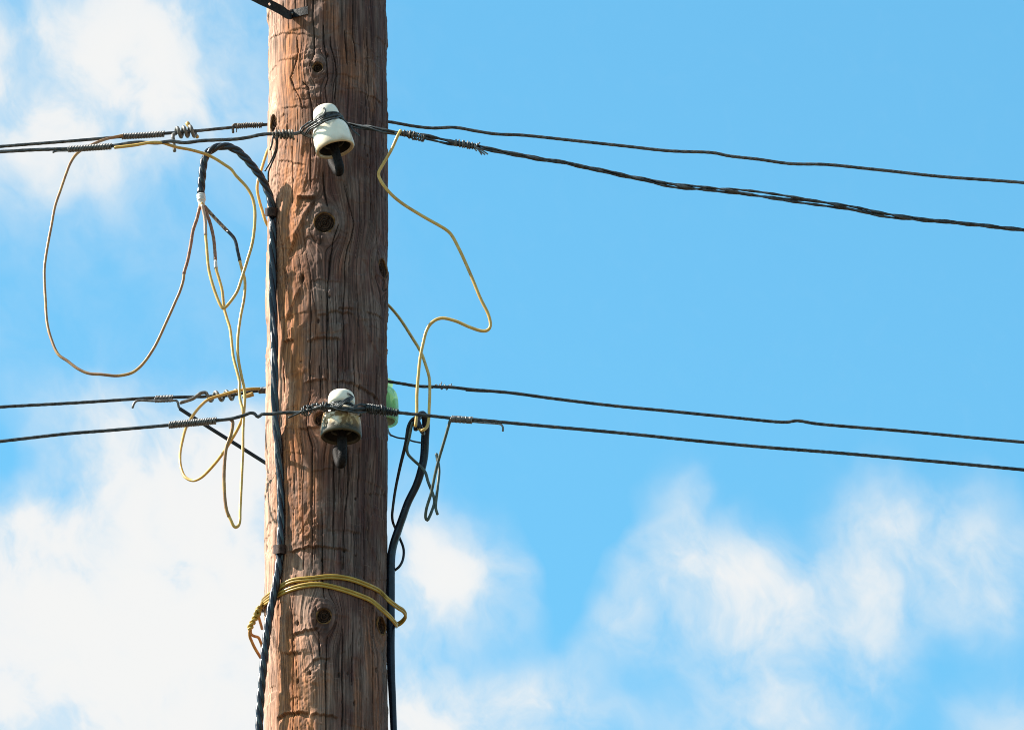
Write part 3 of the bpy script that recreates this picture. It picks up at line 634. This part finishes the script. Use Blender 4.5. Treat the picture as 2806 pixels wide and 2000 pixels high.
# thick aluminium grips
G_GRIP = 'thick grey preformed wire grips'
ctr = spline(path([(478,364.5),(510,361.5),(536,359)], YB), .004)
h_ = helix(ctr, [14, 13, 13.5, 16], 3.25, .03, phase=2.2, per=20)
pts = np.vstack([path([(478.5,415),(476,392),(474,372)], YB - .016), h_[4:]])
mb = MB(); Vv, Ff = sweep(spline(pts, .004), 5.2 * px, 10); mb.add(Vv, Ff)
g1 = tag(obj('wire_grip', mb, 'grip'), 'thick grey wire twisted in loops on the topmost wire with its end hanging down', 'wire clamp', G_GRIP); g1['org'] = list(g1.location)
tb = MB(); tube(tb, [(513,337.5),(520,349),(532,366),(542,377)], [6.4,6.2,5.6,5.2], YB + .016, sides=10); obj('lug', tb, 'lug', g1)
ctr = spline(path([(560,1087.5),(605,1085),(655,1080)], YB), .004)
h_ = helix(ctr, [12, 12, 12, 12], 3.4, .03, phase=-1.9, per=20)
pts = np.vstack([path([(494,1103.5),(512,1098),(529,1092),(540,1084),(550,1077)], YB - .015), h_[3:]])
mb = MB(); Vv, Ff = sweep(spline(pts, .004), 4.9 * px, 10); mb.add(Vv, Ff)
g2 = tag(obj('wire_grip', mb, 'grip'), 'thick grey wire spiralling along the lower left wire, ending in a brass lug', 'wire clamp', G_GRIP); g2['org'] = list(g2.location)
tb = MB(); tube(tb, [(664,1087),(676,1085),(694,1079)], [5,6.2,6.8], YB - .02, sides=12, round_end=False); obj('lug', tb, 'lug', g2)

# black diagonal wire with bare hook
mb = MB(); tube(mb, [(493,1120,YB-.012),(560,1163),(640,1213),(726,1267,YB-.03),(790,1305,YB-.05)], 5.2, sides=10)
dg = tag(obj('black_wire', mb, 'black'), 'straight black wire slanting down to the pole from the lower left coil', 'wire'); dg['org'] = list(dg.location)
tb = MB(); tube(tb, [(363,1117),(367,1106),(373,1099),(382,1097),(423,1098.5),(474,1097),(484,1098),(488,1105),(489.5,1114),(495,1121.5)], 3.5, YB - .012, sides=8); obj('bare_end', tb, 'coil', dg)

# tie on upper insulator
def ring_path(root, tilt_m, r_px, zc_px, n_=40, a0=0.0, turns=1.0, lean=(0, 0), dz=0.0):
    c_ = np.array(root.location); a = np.linspace(a0, a0 + 2 * PI * turns, int(n_ * turns)); out = []
    for i, q in enumerate(a):
        x, y = r_px * math.cos(q), r_px * math.sin(q)
        v = tilt_m @ Vector((x * px, y * px, (zc_px + lean[0] * x + lean[1] * y + dz * i / len(a)) * px)); out.append(c_ + np.array(v))
    return np.array(out)
TU = Matrix.Rotation(R(-14.2), 3, 'Y'); TL = Matrix.Identity(3)
root = empty('tie_wire', P(890, 325, YI - .03)); tag(root, 'dark tie wire wound round the neck of the clean upper insulator', 'tie wire', 'tie wires at the front insulators')
mb = MB()
for (r_, zc_, ln_, a0) in ((38,92,(-.02,0),0),(40,87,(.05,.02),1),(42,83,(.12,.03),2),(40,89,(-.10,.04),3.5),(38,95,(.04,-.02),5)):
    Vv, Ff = sweep(ring_path(root, TU, r_, zc_, 44, a0, 1.0, ln_) - np.array(root.location) + np.array(INS_U.location), 2.9 * px, 8); mb.add(Vv, Ff)
obj('neck_coil', mb, 'tie', root)
mb = MB(); tube(mb, [(874,323,YI-.034),(884,317),(890,308),(890,300),(886,296,YI-.030)], 3.0, sides=8, step=.003); obj('curled_end', mb, 'grip', root)
mb = MB()
for tp in ([(866,331,-.236),(852,340,-.22),(836,352,-.20),(823,364,-.195)], [(880,331,-.24),(862,343,-.228),(846,353,-.215),(836,368,-.20)], [(895,330,-.24),(868,346,-.236),(850,356,-.22),(842,368,-.205)],
           [(853,332,-.22),(848,338,-.215),(852,345,-.21),(872,338,-.235),(905,328,-.242),(938,318,-.21)], [(850,333,-.2),(838,342,-.2),(826,352,-.2),(822,362,-.2)], [(936,322,-.2),(946,333,-.19),(958,346,-.19)], [(960,345,-.19),(968,358,-.195),(984,372,-.2)]):
    tube(mb, tp, 2.6, sides=7, step=.004)
obj('loose_strand', mb, 'tie', root)
mb = MB(); coil(mb, [(748,368),(776,368.5),(808,369)], [11,10.5,11.5,13], 3.1, 6.4, YF + .004, .14, per=18)
o = tag(obj('tie_coil', mb, 'coil_rust'), 'loose dark coil over the pole edge left of the clean upper insulator', 'tie wire', 'tie wires at the front insulators'); o['org'] = list(o.location)
for tp in ([(748,373,-.21),(745,397,-.205),(740,412,-.2)], [(756,378,-.21),(757.5,397,-.2),(752,420,-.18),(740,446,-.165),(726,469,-.165)], [(760,378,-.205),(760,402,-.19),(755,424,-.175),(745,448,-.16),(736,471,-.15),(735,500,-.13)]):
    tb = MB(); tube(tb, tp, 2.4, sides=7, step=.005); obj('dangling_end', tb, 'tie', o)
# tie on lower insulator
root = empty('tie_wire', P(919, 1117, YN)); tag(root, 'knotted black tie wires lashed across the grimy lower insulator', 'tie wire', 'tie wires at the front insulators')
mb = MB()
for (r_, zc_, ln_, a0) in ((33,92,(0,0),0),(35,88,(.05,.02),1),(36,85,(-.06,.03),2)):
    Vv, Ff = sweep(ring_path(INS_L, TL, r_, zc_, 44, a0, 1.0, ln_), 2.5 * px, 8); mb.add(Vv, Ff)
obj('neck_coil', mb, 'tie', root)
mb = MB()
coil(mb, [(828,1128,-.212),(842,1124),(852,1120,-.22)], [6,12,14,9], 2.3, 4, None, .25, per=16)
coil(mb, [(846,1114,-.216),(862,1115),(880,1112,-.226)], [9,8,9,8], 2.2, 2.5, None, .2, per=16)
coil(mb, [(878,1112,YN),(890,1114),(900,1118,YN)], [11,12,11], 2.2, 3.5, None, .25, per=16)
coil(mb, [(908,1120,YN),(920,1119),(930,1115,YN)], [9,11,9], 2.2, 3, None, .25, per=16)
obj('left_lashing', mb, 'tie', root)
mb = MB(); coil(mb, [(1000,1117,-.214),(1020,1121,-.206),(1045,1124,YF),(1068,1128),(1092,1131,YF)], [11,12.5,13,11,10,9.5,8], 2.1, 17, None, .28, per=15); obj('right_lashing', mb, 'tie', root)
mb = MB()
for tp in ([(846,1118,-.222),(858,1109),(874,1110),(890,1116),(912,1122),(940,1124,-.24),(970,1130,-.235),(1000,1128,-.21)], [(850,1122,-.222),(872,1120),(895,1108),(915,1112),(935,1117,-.243),(965,1124),(1000,1122,-.214)],
           [(905,1113,-.240),(928,1122,-.246),(955,1126,-.246),(985,1132,-.226),(1010,1126,-.21)], [(918,1119,-.240),(935,1104,-.24),(950,1093,-.235),(966,1085,-.222)], [(922,1120,-.240),(940,1104,-.242),(955,1094,-.236),(968,1088,-.222)], [(930,1118,-.24),(946,1103,-.243),(958,1097,-.236),(966,1091,-.224)],
           [(966,1086,-.222),(960,1082,-.225),(952,1077,-.222),(948,1074,-.215)], [(968,1116,-.230),(980,1110,-.224),(1000,1112,-.216),(1016,1118,-.21)], [(970,1120,-.23),(984,1107,-.222),(998,1108,-.216),(1012,1114,-.208)],
           [(826,1128,-.214),(808,1136,-.212),(791,1144,-.21)], [(985,1128,-.225),(990,1137,-.215),(978,1142,-.20),(965,1138,-.188)]):
    tube(mb, tp, 2.5, sides=7, step=.004, wob=.5)
obj('crossing_strand', mb, 'tie', root)

# ------------------------------------------------------------------ left cable
K_ = [(551,532,-.075),(552,505),(554,484),(558.5,446),(568,421,-.08),(590,405.5),(617,401,-.085),(645,410),(676,437.5),(700,466),(717,489,-.08),(732,520,-.075),(741.5,548),(746,577,-.072),(748,616,-.075),(748,677,-.077),(748,739,-.079),(748,800,-.082),(749.5,862,-.087),(751,900,-.092),(752,1000,-.105),(753,1066,-.106),(755,1132,-.102),(761,1199,-.098),(765,1252,-.094),(769,1318,-.092),(770.5,1384,-.092),(770,1455,-.092),(768,1505,-.092),(762,1566,-.093),(751.5,1622,-.093),(737,1696,-.092),(727.5,1770,-.09),(720,1843,-.088),(712.5,1936,-.085),(710,2000,-.083),(706,2080,-.08)]
zk = P(706, 2080, -.08); kx = spline(np.vstack([path(K_), [[zk[0]-.02, -.075, zk[2]-.4], [zk[0], -.08, 4.0], [axis_x(0)-.12, -.085, 0.05]]]), .006)
al = arclen(kx); zz_ = kx[:, 2]
i_tape = 0
pyk = np.interp(al, al, al)
lay = np.where(al < .40, 92, np.where(zz_ > P(760,1380,-.09)[2], 300, 125)).astype(float)
ker = np.ones(41) / 41; lay = np.convolve(np.r_[np.full(20, lay[0]), lay, np.full(20, lay[-1])], ker, 'valid')
ph_k = np.r_[0, np.cumsum(np.diff(al) / (lay[1:] * px) * 2 * PI)]
T_, U_, B_ = frames(kx)
root = empty('black_cable', kx[0]); tag(root, 'thick twisted black cable arching over and running down the left of the pole', 'cable')
for k in range(3):
    a = -ph_k + k * 2 * PI / 3; h_ = kx + 4.7 * px * (np.cos(a)[:, None] * U_ + np.sin(a)[:, None] * B_)
    mb = MB(); Vv, Ff = sweep(h_, 6.7 * px, 16); mb.add(Vv, Ff); obj('core', mb, 'cable', root)
mb = MB(); tp_ = path([(550.5,533),(551.5,545),(552,556),(553,566)], -.075)
hx = spline(tp_, .0012); Vv, Ff = sweep(hx, np.interp(np.linspace(0,1,len(hx)), [0,.1,.55,.62,.75,1], [11.6,12.2,12.0,9.5,9.2,7.6])*px*(1+.03*np.sin(np.arange(len(hx))*1.3)), 20, round_end=False); mb.add(Vv, Ff); obj('tape_wrap', mb, 'tape_white', root)
# clips
def clip(cx, cy, y, wid, label):
    mb = MB(); prof = [(-wid-4, .022), (-wid-1, .006), (-wid+1,-.006), (-wid*.6,-.014), (0,-.0165), (wid*.6,-.014), (wid-1,-.006), (wid+2,.008), (wid+4,.016)]
    c_ = spline([P(cx + a, cy + abs(a) * .12, y + b_) for a, b_ in prof], .002)
    for dr, off in ((0, 0),):
        k = len(c_); Tt = np.gradient(c_, axis=0); Tt /= np.linalg.norm(Tt, axis=1)[:, None]
        upv = np.array([0, 0, 1.0]); Nn = np.cross(Tt, upv); Nn /= np.linalg.norm(Nn, axis=1)[:, None]
        hh = .0095
        A = c_ + upv * hh; B2 = c_ - upv * hh; th_ = Nn * .0011
        Vv = np.vstack([A + th_, B2 + th_, B2 - th_, A - th_]); Ff = []
        for i in range(k - 1):
            for q in range(4):
                a_, b_ = q * k, ((q + 1) % 4) * k; Ff.append((a_ + i, b_ + i, b_ + i + 1, a_ + i + 1))
        Ff += [(0, k, 2*k, 3*k), (k-1, 4*k-1, 3*k-1, 2*k-1)]
        mb.add(Vv, Ff)
    o = tag(obj('cable_clip', mb, 'clip', smooth=False), label, 'cable clip', 'metal clips holding the black cable'); o['org'] = list(o.location)
    nb = MB(); q = P(cx + wid + 3, cy, y + .004); Vn, Fn = lathe([(1e-5,.003),(.002,.0028),(.0036,.0016),(.004,0),(.002,-.004),(.0019,-.03)], 12)
    Vn = Vn[:, [0, 2, 1]] * np.array([1, -1, 1]); nb.add(Vn + q, Fn); obj('nail', nb, 'clip', o)
clip(745, 580, -.073, 13, 'rusty metal clip over the black cable below its arch, upper of two')
clip(768.5, 1503, -.092, 14, 'rusty metal clip over the black cable above the yellow band, lower of two')

# ------------------------------------------------------------------ yellow and other insulated wires
G_YW = 'yellow insulated wires hanging at the pole'
def wire(name, label, pts, r, mat, tapes=(), sides=10, y=None, cat='wire', group=G_YW):
    p = spline(path(pts, y), .005); p = p + smooth_rand(len(p), 30, .35) * np.minimum(1, np.minimum(np.arange(len(p)), np.arange(len(p))[::-1]) / 10)[:, None]
    f = arclen(p) / arclen(p)[-1]; mb = MB()
    cuts = [0.0] + [0] * 0
    rr = np.full(len(p), r * px)
    Vv, Ff = sweep(p, rr, sides); mb.add(Vv, Ff)
    o = tag(obj(name, mb, mat), label, cat, group); o['org'] = list(o.location)
    for (pn, a, b_, tm, tr) in tapes:    # a, b are photo rows measured along the first stretch
        i0 = int(np.argmin(np.abs(f - a))); i1 = int(np.argmin(np.abs(f - b_))); q = p[i0:i1 + 1]
        tb = MB(); w_ = tr * px * (1 + .02 * np.sin(np.arange(len(q)) * 1.9) + .025 * rng.normal(0, 1, len(q)).clip(-1, 1))
        Vv, Ff = sweep(q, w_, sides, round_end=False); tb.add(Vv, Ff); obj(pn, tb, tm, o)
    return o
wire('insulated_wire', 'long tan yellow wire making the big loop at far left',
 [(549,562,-.077),(546,573,-.08),(539,602),(529,632),(523,669),(514,715),(505,746),(502,768),(492,800),(483,820),(455.5,881.6),(422,952),(388,1000),(363,1020),(340,1027),(317,1029.5),(280,1026,-.05),(243,1023),(215,1011),(185,989),(160,971),(140,928),(129,885),(124.6,823),(121.6,761),(122,731),(129,679),(140,620,.05),(151,565),(166,522),(182,475),(194,445),(209,423),(226,410),(246,400,.13),(277,386),(308,377,.185),(336,371.5,.192)], 4.1, 'yellow_old',
 [('tape_wrap', 0.006, .125, 'tape_brown', 4.8)])
wire('insulated_wire', 'bright yellow wire hanging in front of the cable arch and turning up in a V',
 [(552.5,556,-.088),(561.5,600,-.088),(563,640),(566,677),(572,738.5),(585,788),(600,828),(607,841),(612,846,-.10),(618,842),(628,831),(649,800),(661.5,763),(677,714),(692,661.5),(699,603),(698.5,572),(692,541.5),(677,514),(646,480),(634,464,-.13),(615.5,451),(592,436),(569,424.5,-.135),(523,411),(485,404),(465,398,-.19),(446,392),(415,391,-.212),(369,398.5,-.21),(314,405,-.205)], 4.3, 'yellow',
 [('tape_wrap', 0.004, .088, 'tape_pink', 4.9)])
wire('insulated_wire', 'yellow wire from the taped cable end falling to a wide loop beside the lower wires',
 [(556,560,-.078),(566,585,-.078),(575,609),(585,652),(589,692),(592,735.5),(600,763),(609,797),(614,843,-.082),(621.5,871),(630,899),(634,931),(639,977),(649,1017),(655.6,1045),(655.5,1069),(658.7,1100),(666.5,1131,-.12),(662,1151),(648.6,1180),(632.7,1206.5),(609,1243.5),(577,1283),(550.6,1308),(529,1316,.05),(508,1307),(496,1280.6),(493.7,1243.6),(501.6,1201),(511,1169),(529,1137.7),(550.6,1111),(572,1094,.17),(609,1082),(648.6,1071),(688,1065.4,.188),(712,1065,.19)], 4.2, 'yellow',
 [('tape_wrap', 0.004, .118, 'tape_brown', 4.8), ('white_tape', .1185, .133, 'tape_white', 5.2)])
wire('insulated_wire', 'yellow wire dropping beside the pole into the lowest narrow hanging loop',
 [(557,562,-.07),(585,594,-.07),(615,625),(643,655),(652,689),(661.6,732),(671,769),(669,815),(658.5,871),(651.5,931),(652.5,977),(661.7,1029),(669,1063),(671,1085),(668.4,1132,-.11),(665.8,1185),(665.5,1225),(662,1304.5),(658,1397),(657,1428),(653,1440),(646,1444.5),(640,1440),(633,1425),(621,1397),(614,1318),(616.8,1251.5),(622,1220),(632.7,1190.6),(638,1162),(637,1153),(631,1149.5,-.195)], 4.2, 'yellow',
 [('dark_tape', 0.004, .078, 'tape_dark', 4.9), ('black_tape', .0785, .155, 'cable', 4.75), ('dull_end', .80, .999, 'yellow_old', 4.6)])
wire('insulated_wire', 'yellow wire looping behind the pole and out past the green insulator to a hanging loop',
 [(790,345,.19),(760,372,.16),(735,408,.09),(717,461.5,.06),(706,500,.05),(705,520),(708,538.5),(717,572),(732,615,.06),(790,680,.135),(950,760,.15),(1045,822,.10),(1065,837,.07),(1095,872),(1131,927.5,.0),(1153.6,966),(1167.5,1005),(1176,1035.5),(1177.5,1080,-.1),(1176,1118.6),(1174,1155),(1168,1172),(1158,1179,-.14),(1149,1176),(1144,1166,-.09)], 4.2, 'yellow')
wire('insulated_wire', 'yellow wire zigzagging right of the pole from the twisted strands',
 [(1098,358,-.206),(1090,372,-.212),(1072,411),(1042,462.5),(1037.5,472),(1037,482),(1046,501),(1068,529),(1098,555),(1153,590),(1208.5,621.5),(1222,630),(1235,642),(1256.5,680.5),(1290,754.5),(1316,817),(1338,861.5),(1344,887),(1342,899),(1333,906.5),(1317,906.5),(1284,895.5),(1248,880),(1212,872),(1195,876),(1178.5,888.5),(1167.5,908),(1159,941),(1151,980),(1146.7,1021.7),(1142.5,1077),(1142,1132.5),(1138.5,1168,-.165)], 4.4, 'yellow')

# band of twin flex round the pole
root = empty('cable_tie_band', P(893, 1600, -.135)); tag(root, 'olive yellow twin wire tied twice around the pole', 'wire band')
def pol(px_, py_, off):             # a point just off the pole's surface
    s_, z_ = pole_sz(px_, py_); t_ = s_ / RP; return np.array([axis_x(z_) + (RP + off) * math.sin(t_), -(RP + off) * math.cos(t_), z_])
up_t = [(722,1651),(727,1645),(740,1633),(766,1614),(785,1601),(807,1592),(858.6,1586.6),(903,1582),(951,1586.6),(999,1603),(1036,1621.7)]
lo_t = [(725.6,1658.6),(732,1653),(740,1647.5),(766,1631),(799.5,1616),(836.5,1606),(873,1603),(906.6,1608.7),(940,1618),(977,1631),(1014,1647.5)]
offs = lambda q: .0045 if q[0] < 1030 else .008
end_u = [P(1065.5,1644,-.075), P(1091,1664,-.045), P(1105,1673,-.03), P(1111.5,1688,-.01), P(1100,1704,.005), P(1087,1711,.015), P(1060,1700,.07), P(1000,1665,.118), P(893,1650,.135), P(790,1652,.115), P(731,1660,.05), P(716,1664,.0), P(715,1664,-.03)]
end_l = [P(1043,1666,-.085), P(1069,1690,-.06), P(1085,1709,-.035), P(1088,1712,-.01), P(1080,1712,.04), P(1040,1690,.095), P(893,1662,.140), P(790,1662,.12), P(728,1672,.05), P(713,1670,.0), P(712,1668,-.03)]
for pts, en in ((up_t, end_u), (lo_t, end_l)):
    base = [P(709,1674,-.045), P(714,1663,-.045)] + [pol(q[0], q[1], .0045) for q in pts] + en
    c_ = spline(base, .005)
    for sgn in (-1, 1):
        q = c_ + np.array([0, -.0006, .0026]) * sgn; mb = MB(); Vv, Ff = sweep(q, 3.7 * px, 9); mb.add(Vv, Ff); obj('twin_core', mb, 'yellow_band', root)
mb = MB(); ctr = spline(path([(711,1664),(705,1678),(697,1697),(688,1712),(684,1726)], -.045), .003)
for k in range(2):
    Vv, Ff = sweep(helix(ctr, 4.4, 2.6, 0, k * PI, 20), 4.6 * px, 9); mb.add(Vv, Ff)
obj('twisted_knot', mb, 'yellow_band', root)
mb = MB(); tube(mb, [(703,1669,-.05),(709,1672,-.052),(712,1680,-.048),(706,1688,-.05),(700,1680,-.052),(704,1670,-.05)], 4.4, sides=9, step=.003); obj('knot_loop', mb, 'yellow_band', root)
mb = MB(); tube(mb, [(684,1724,-.045),(684,1740,-.04),(690,1757),(699,1776),(713,1799,.02),(722,1812,.05)], 4.2, sides=9); tube(mb, [(686,1726,-.045),(688,1737),(696,1742),(708,1746),(714,1758,.0),(718,1772,.04)], 4.0, sides=9); tube(mb, [(709,1690,-.03),(713,1704,-.01),(718,1722,.03)], 4.0, sides=9)
obj('loose_tail', mb, 'ochre', root)

# ------------------------------------------------------------------ right cable, its core and the green wires
G_ = [(1139,1178,-.105),(1141,1160,-.108),(1147,1142,-.10),(1157,1135,-.09),(1166,1147,-.08),(1167,1170,-.07),(1165,1199,-.06),(1162,1251,-.05),(1155,1286,-.045),(1141.5,1328,-.035),(1118,1376,-.025),(1104,1415,-.02),(1091,1452,-.015),(1078,1492,-.01),(1072.5,1522,-.008),(1071,1566,-.006),(1070.5,1622,-.004),(1070.5,1714,0),(1070.5,1770,0),(1072,1843,0),(1075.5,1917,0),(1079,2000,0),(1082,2080,0)]
zk = P(1082, 2080, 0); kx = spline(np.vstack([path(G_), [[zk[0]+.005, 0, zk[2]-.4], [zk[0], 0, 4.0], [axis_x(0)+.15, 0, .05]]]), .006)
rr = np.interp(arclen(kx), [0,.01,.03,.06,.1,.3,.5,.7], [7,9,9.5,9.8,10.5,12,10.5,10.2]) * px
mb = MB(); Vv, Ff = sweep(kx, rr, 16, prof=lambda ph: 1 + .10 * np.cos(2 * ph), twist=arclen(kx) * 7); mb.add(Vv, Ff)
gc = tag(obj('black_cable', mb, 'cable_r'), 'thick blue black cable hooking over at its top and hugging the right of the pole', 'cable'); gc['org'] = list(gc.location)
tb = MB(); tube(tb, [(1146,1143,-.10),(1135,1147,-.10),(1127,1154,-.095),(1120,1168,-.09),(1112.5,1212,-.08),(1096.5,1278,-.06),(1083,1344,-.04),(1076,1395,-.03),(1074.5,1412,-.025),(1076,1428,-.02),(1083,1446,.0),(1096,1476,.012),(1104,1496,.012),(1106.5,1512,.01),(1102.5,1537,.0),(1093,1553,-.005),(1080,1563,0)], [5.5,5.5,5,4.4,4,3.8,3.7,3.6,3.6,3.6,3.6], sides=10); obj('thin_core', tb, 'black', gc)
tb = MB(); tube(tb, [(1145,1152,-.118),(1150,1168,-.122),(1157,1182,-.115),(1162,1190,-.09)], [6,7.5,6,3], sides=10); obj('split_sheath', tb, 'cable_r', gc)
wire('insulated_wire', 'dull green wire bending across the right black cable and back up to the lowest wire',
 [(1131,1157,-.105),(1128,1166,-.105),(1121.5,1199,-.10),(1115,1225,-.095),(1117.5,1243.5,-.09),(1131,1259,-.088),(1152,1278,-.085),(1165,1294),(1173,1320),(1184,1347),(1190.5,1368),(1190,1380),(1184,1399),(1176,1418),(1171,1425),(1167,1420),(1168,1397),(1181,1352),(1192,1299),(1202,1259.5),(1218,1206.5),(1234,1150,-.20)], 4.1, 'green', group='dull green wires right of the pole')
wire('insulated_wire', 'short dull green wire end folded down beside the longer green wire',
 [(1196,1243,-.14),(1198,1256,-.14),(1202,1274,-.142),(1203,1295,-.145),(1198,1335,-.145),(1194.5,1370,-.14),(1194,1392,-.138),(1199,1409,-.136)], 4.0, 'green', group='dull green wires right of the pole')
mb = MB(); tube(mb, [(1030,1170,.16),(1058,1184,.1),(1072,1193,.02),(1091,1200,-.01),(1112,1202.5,-.03),(1131,1209,-.05),(1152,1213,-.06)], 2.4, sides=7, wob=.9); tube(mb, [(1052,1150,.16),(1060,1170,.12),(1066,1184,.05),(1073,1194,.02)], 2.6, sides=7, wob=.6)
tag(obj('tie_wire', mb, 'tie'), 'thin black tie wire from under the green insulator to the right black cable', 'tie wire')

# ------------------------------------------------------------------ iron strap at the top
def pole_pt(px_, py_, off): return pol(px_, py_, off)
cl = [pol(845, 30, .0022), pol(832, 33, .0022), pol(815, 37.5, .0024), pol(804, 40, .004), P(796, 42, -.128), P(787, 40, -.137), P(771, 29, -.150), P(756, 21, -.158), P(738, 12, -.167), P(720, 4, -.176), P(704, -4, -.184), P(680, -16, -.196)]
c_ = spline(cl, .0015); k = len(c_)
f = np.linspace(0, 1, k); upz = np.array([0, 0, 1.0])
Tt = np.gradient(c_, axis=0); Tt /= np.linalg.norm(Tt, axis=1)[:, None]
bl_ = sm(f, .3, .5)[:, None]; rf_ = upz * (1 - bl_) + UPV * bl_; Wd = rf_ - Tt * np.sum(Tt * rf_, 1)[:, None]; Wd /= np.linalg.norm(Wd, axis=1)[:, None]
tl_ = np.interp(f, [0, .2, .35, .55, 1], [0, 0, 0, 0, 0]); Nn = np.cross(Tt, Wd)
Wd = Wd * np.cos(tl_)[:, None] + Nn * np.sin(tl_)[:, None]; Nn = np.cross(Tt, Wd)
hw = .0092
def hole_dist(i, w, hc): return math.hypot(arc[i] - hc, w)
arc = arclen(c_); nw = 13; ws = np.linspace(-1, 1, nw) * hw
h1 = arc[int(np.argmin([np.linalg.norm(q - P(737, 11.5, -.167)) for q in c_]))]; h2 = arc[int(np.argmin([np.linalg.norm(q - P(801, 39, -.122)) for q in c_]))]
Vs = []; 
for s_ in (1, -1):
    for i in range(k):
        for w in ws: Vs.append(c_[i] + Wd[i] * w + Nn[i] * s_ * .0013)
Fs = []; hole = set()
for i in range(k - 1):
    for j in range(nw - 1):
        wm = (ws[j] + ws[j+1]) / 2; am = (arc[i] + arc[i+1]) / 2
        if math.hypot(am - h1, wm) < .0030 : hole.add((i, j)); continue
        Fs.append((i*nw+j, i*nw+j+1, (i+1)*nw+j+1, (i+1)*nw+j)); q = k * nw
        Fs.append((q+i*nw+j, q+(i+1)*nw+j, q+(i+1)*nw+j+1, q+i*nw+j+1))
q = k * nw
for i in range(k - 1):
    for j in (0, nw - 1):
        a_ = (i*nw+j, (i+1)*nw+j, q+(i+1)*nw+j, q+i*nw+j); Fs.append(a_ if j == 0 else a_[::-1])
for i in (0, k - 1):
    for j in range(nw - 1): Fs.append((i*nw+j, i*nw+j+1, q+i*nw+j+1, q+i*nw+j))
for (i, j) in hole:
    for (di, dj, e) in ((-1,0,((i,j),(i,j+1))),(1,0,((i+1,j),(i+1,j+1))),(0,-1,((i,j),(i+1,j))),(0,1,((i,j+1),(i+1,j+1)))):
        if (i+di, j+dj) not in hole:
            (a0, a1), (b0, b1) = e; Fs.append((a0*nw+a1, b0*nw+b1, q+b0*nw+b1, q+a0*nw+a1))
mb = MB().add(np.array(Vs), Fs); br = tag(obj('iron_bracket', mb, 'strap', smooth=False), 'bent black iron strap with bolt holes near the pole top', 'bracket'); br['org'] = list(br.location)
nb = MB(); Vn, Fn = lathe([(1e-5,.0024),(.0016,.002),(.0026,.0006),(.0026,-.002)], 12); Vn = Vn[:, [0, 2, 1]] * np.array([1, -1, 1]); nb.add(Vn + P(800, 37, -.1265), Fn); obj('nail', nb, 'coil', br)
for o in bpy.data.objects:
    if 'org' in o: del o['org']
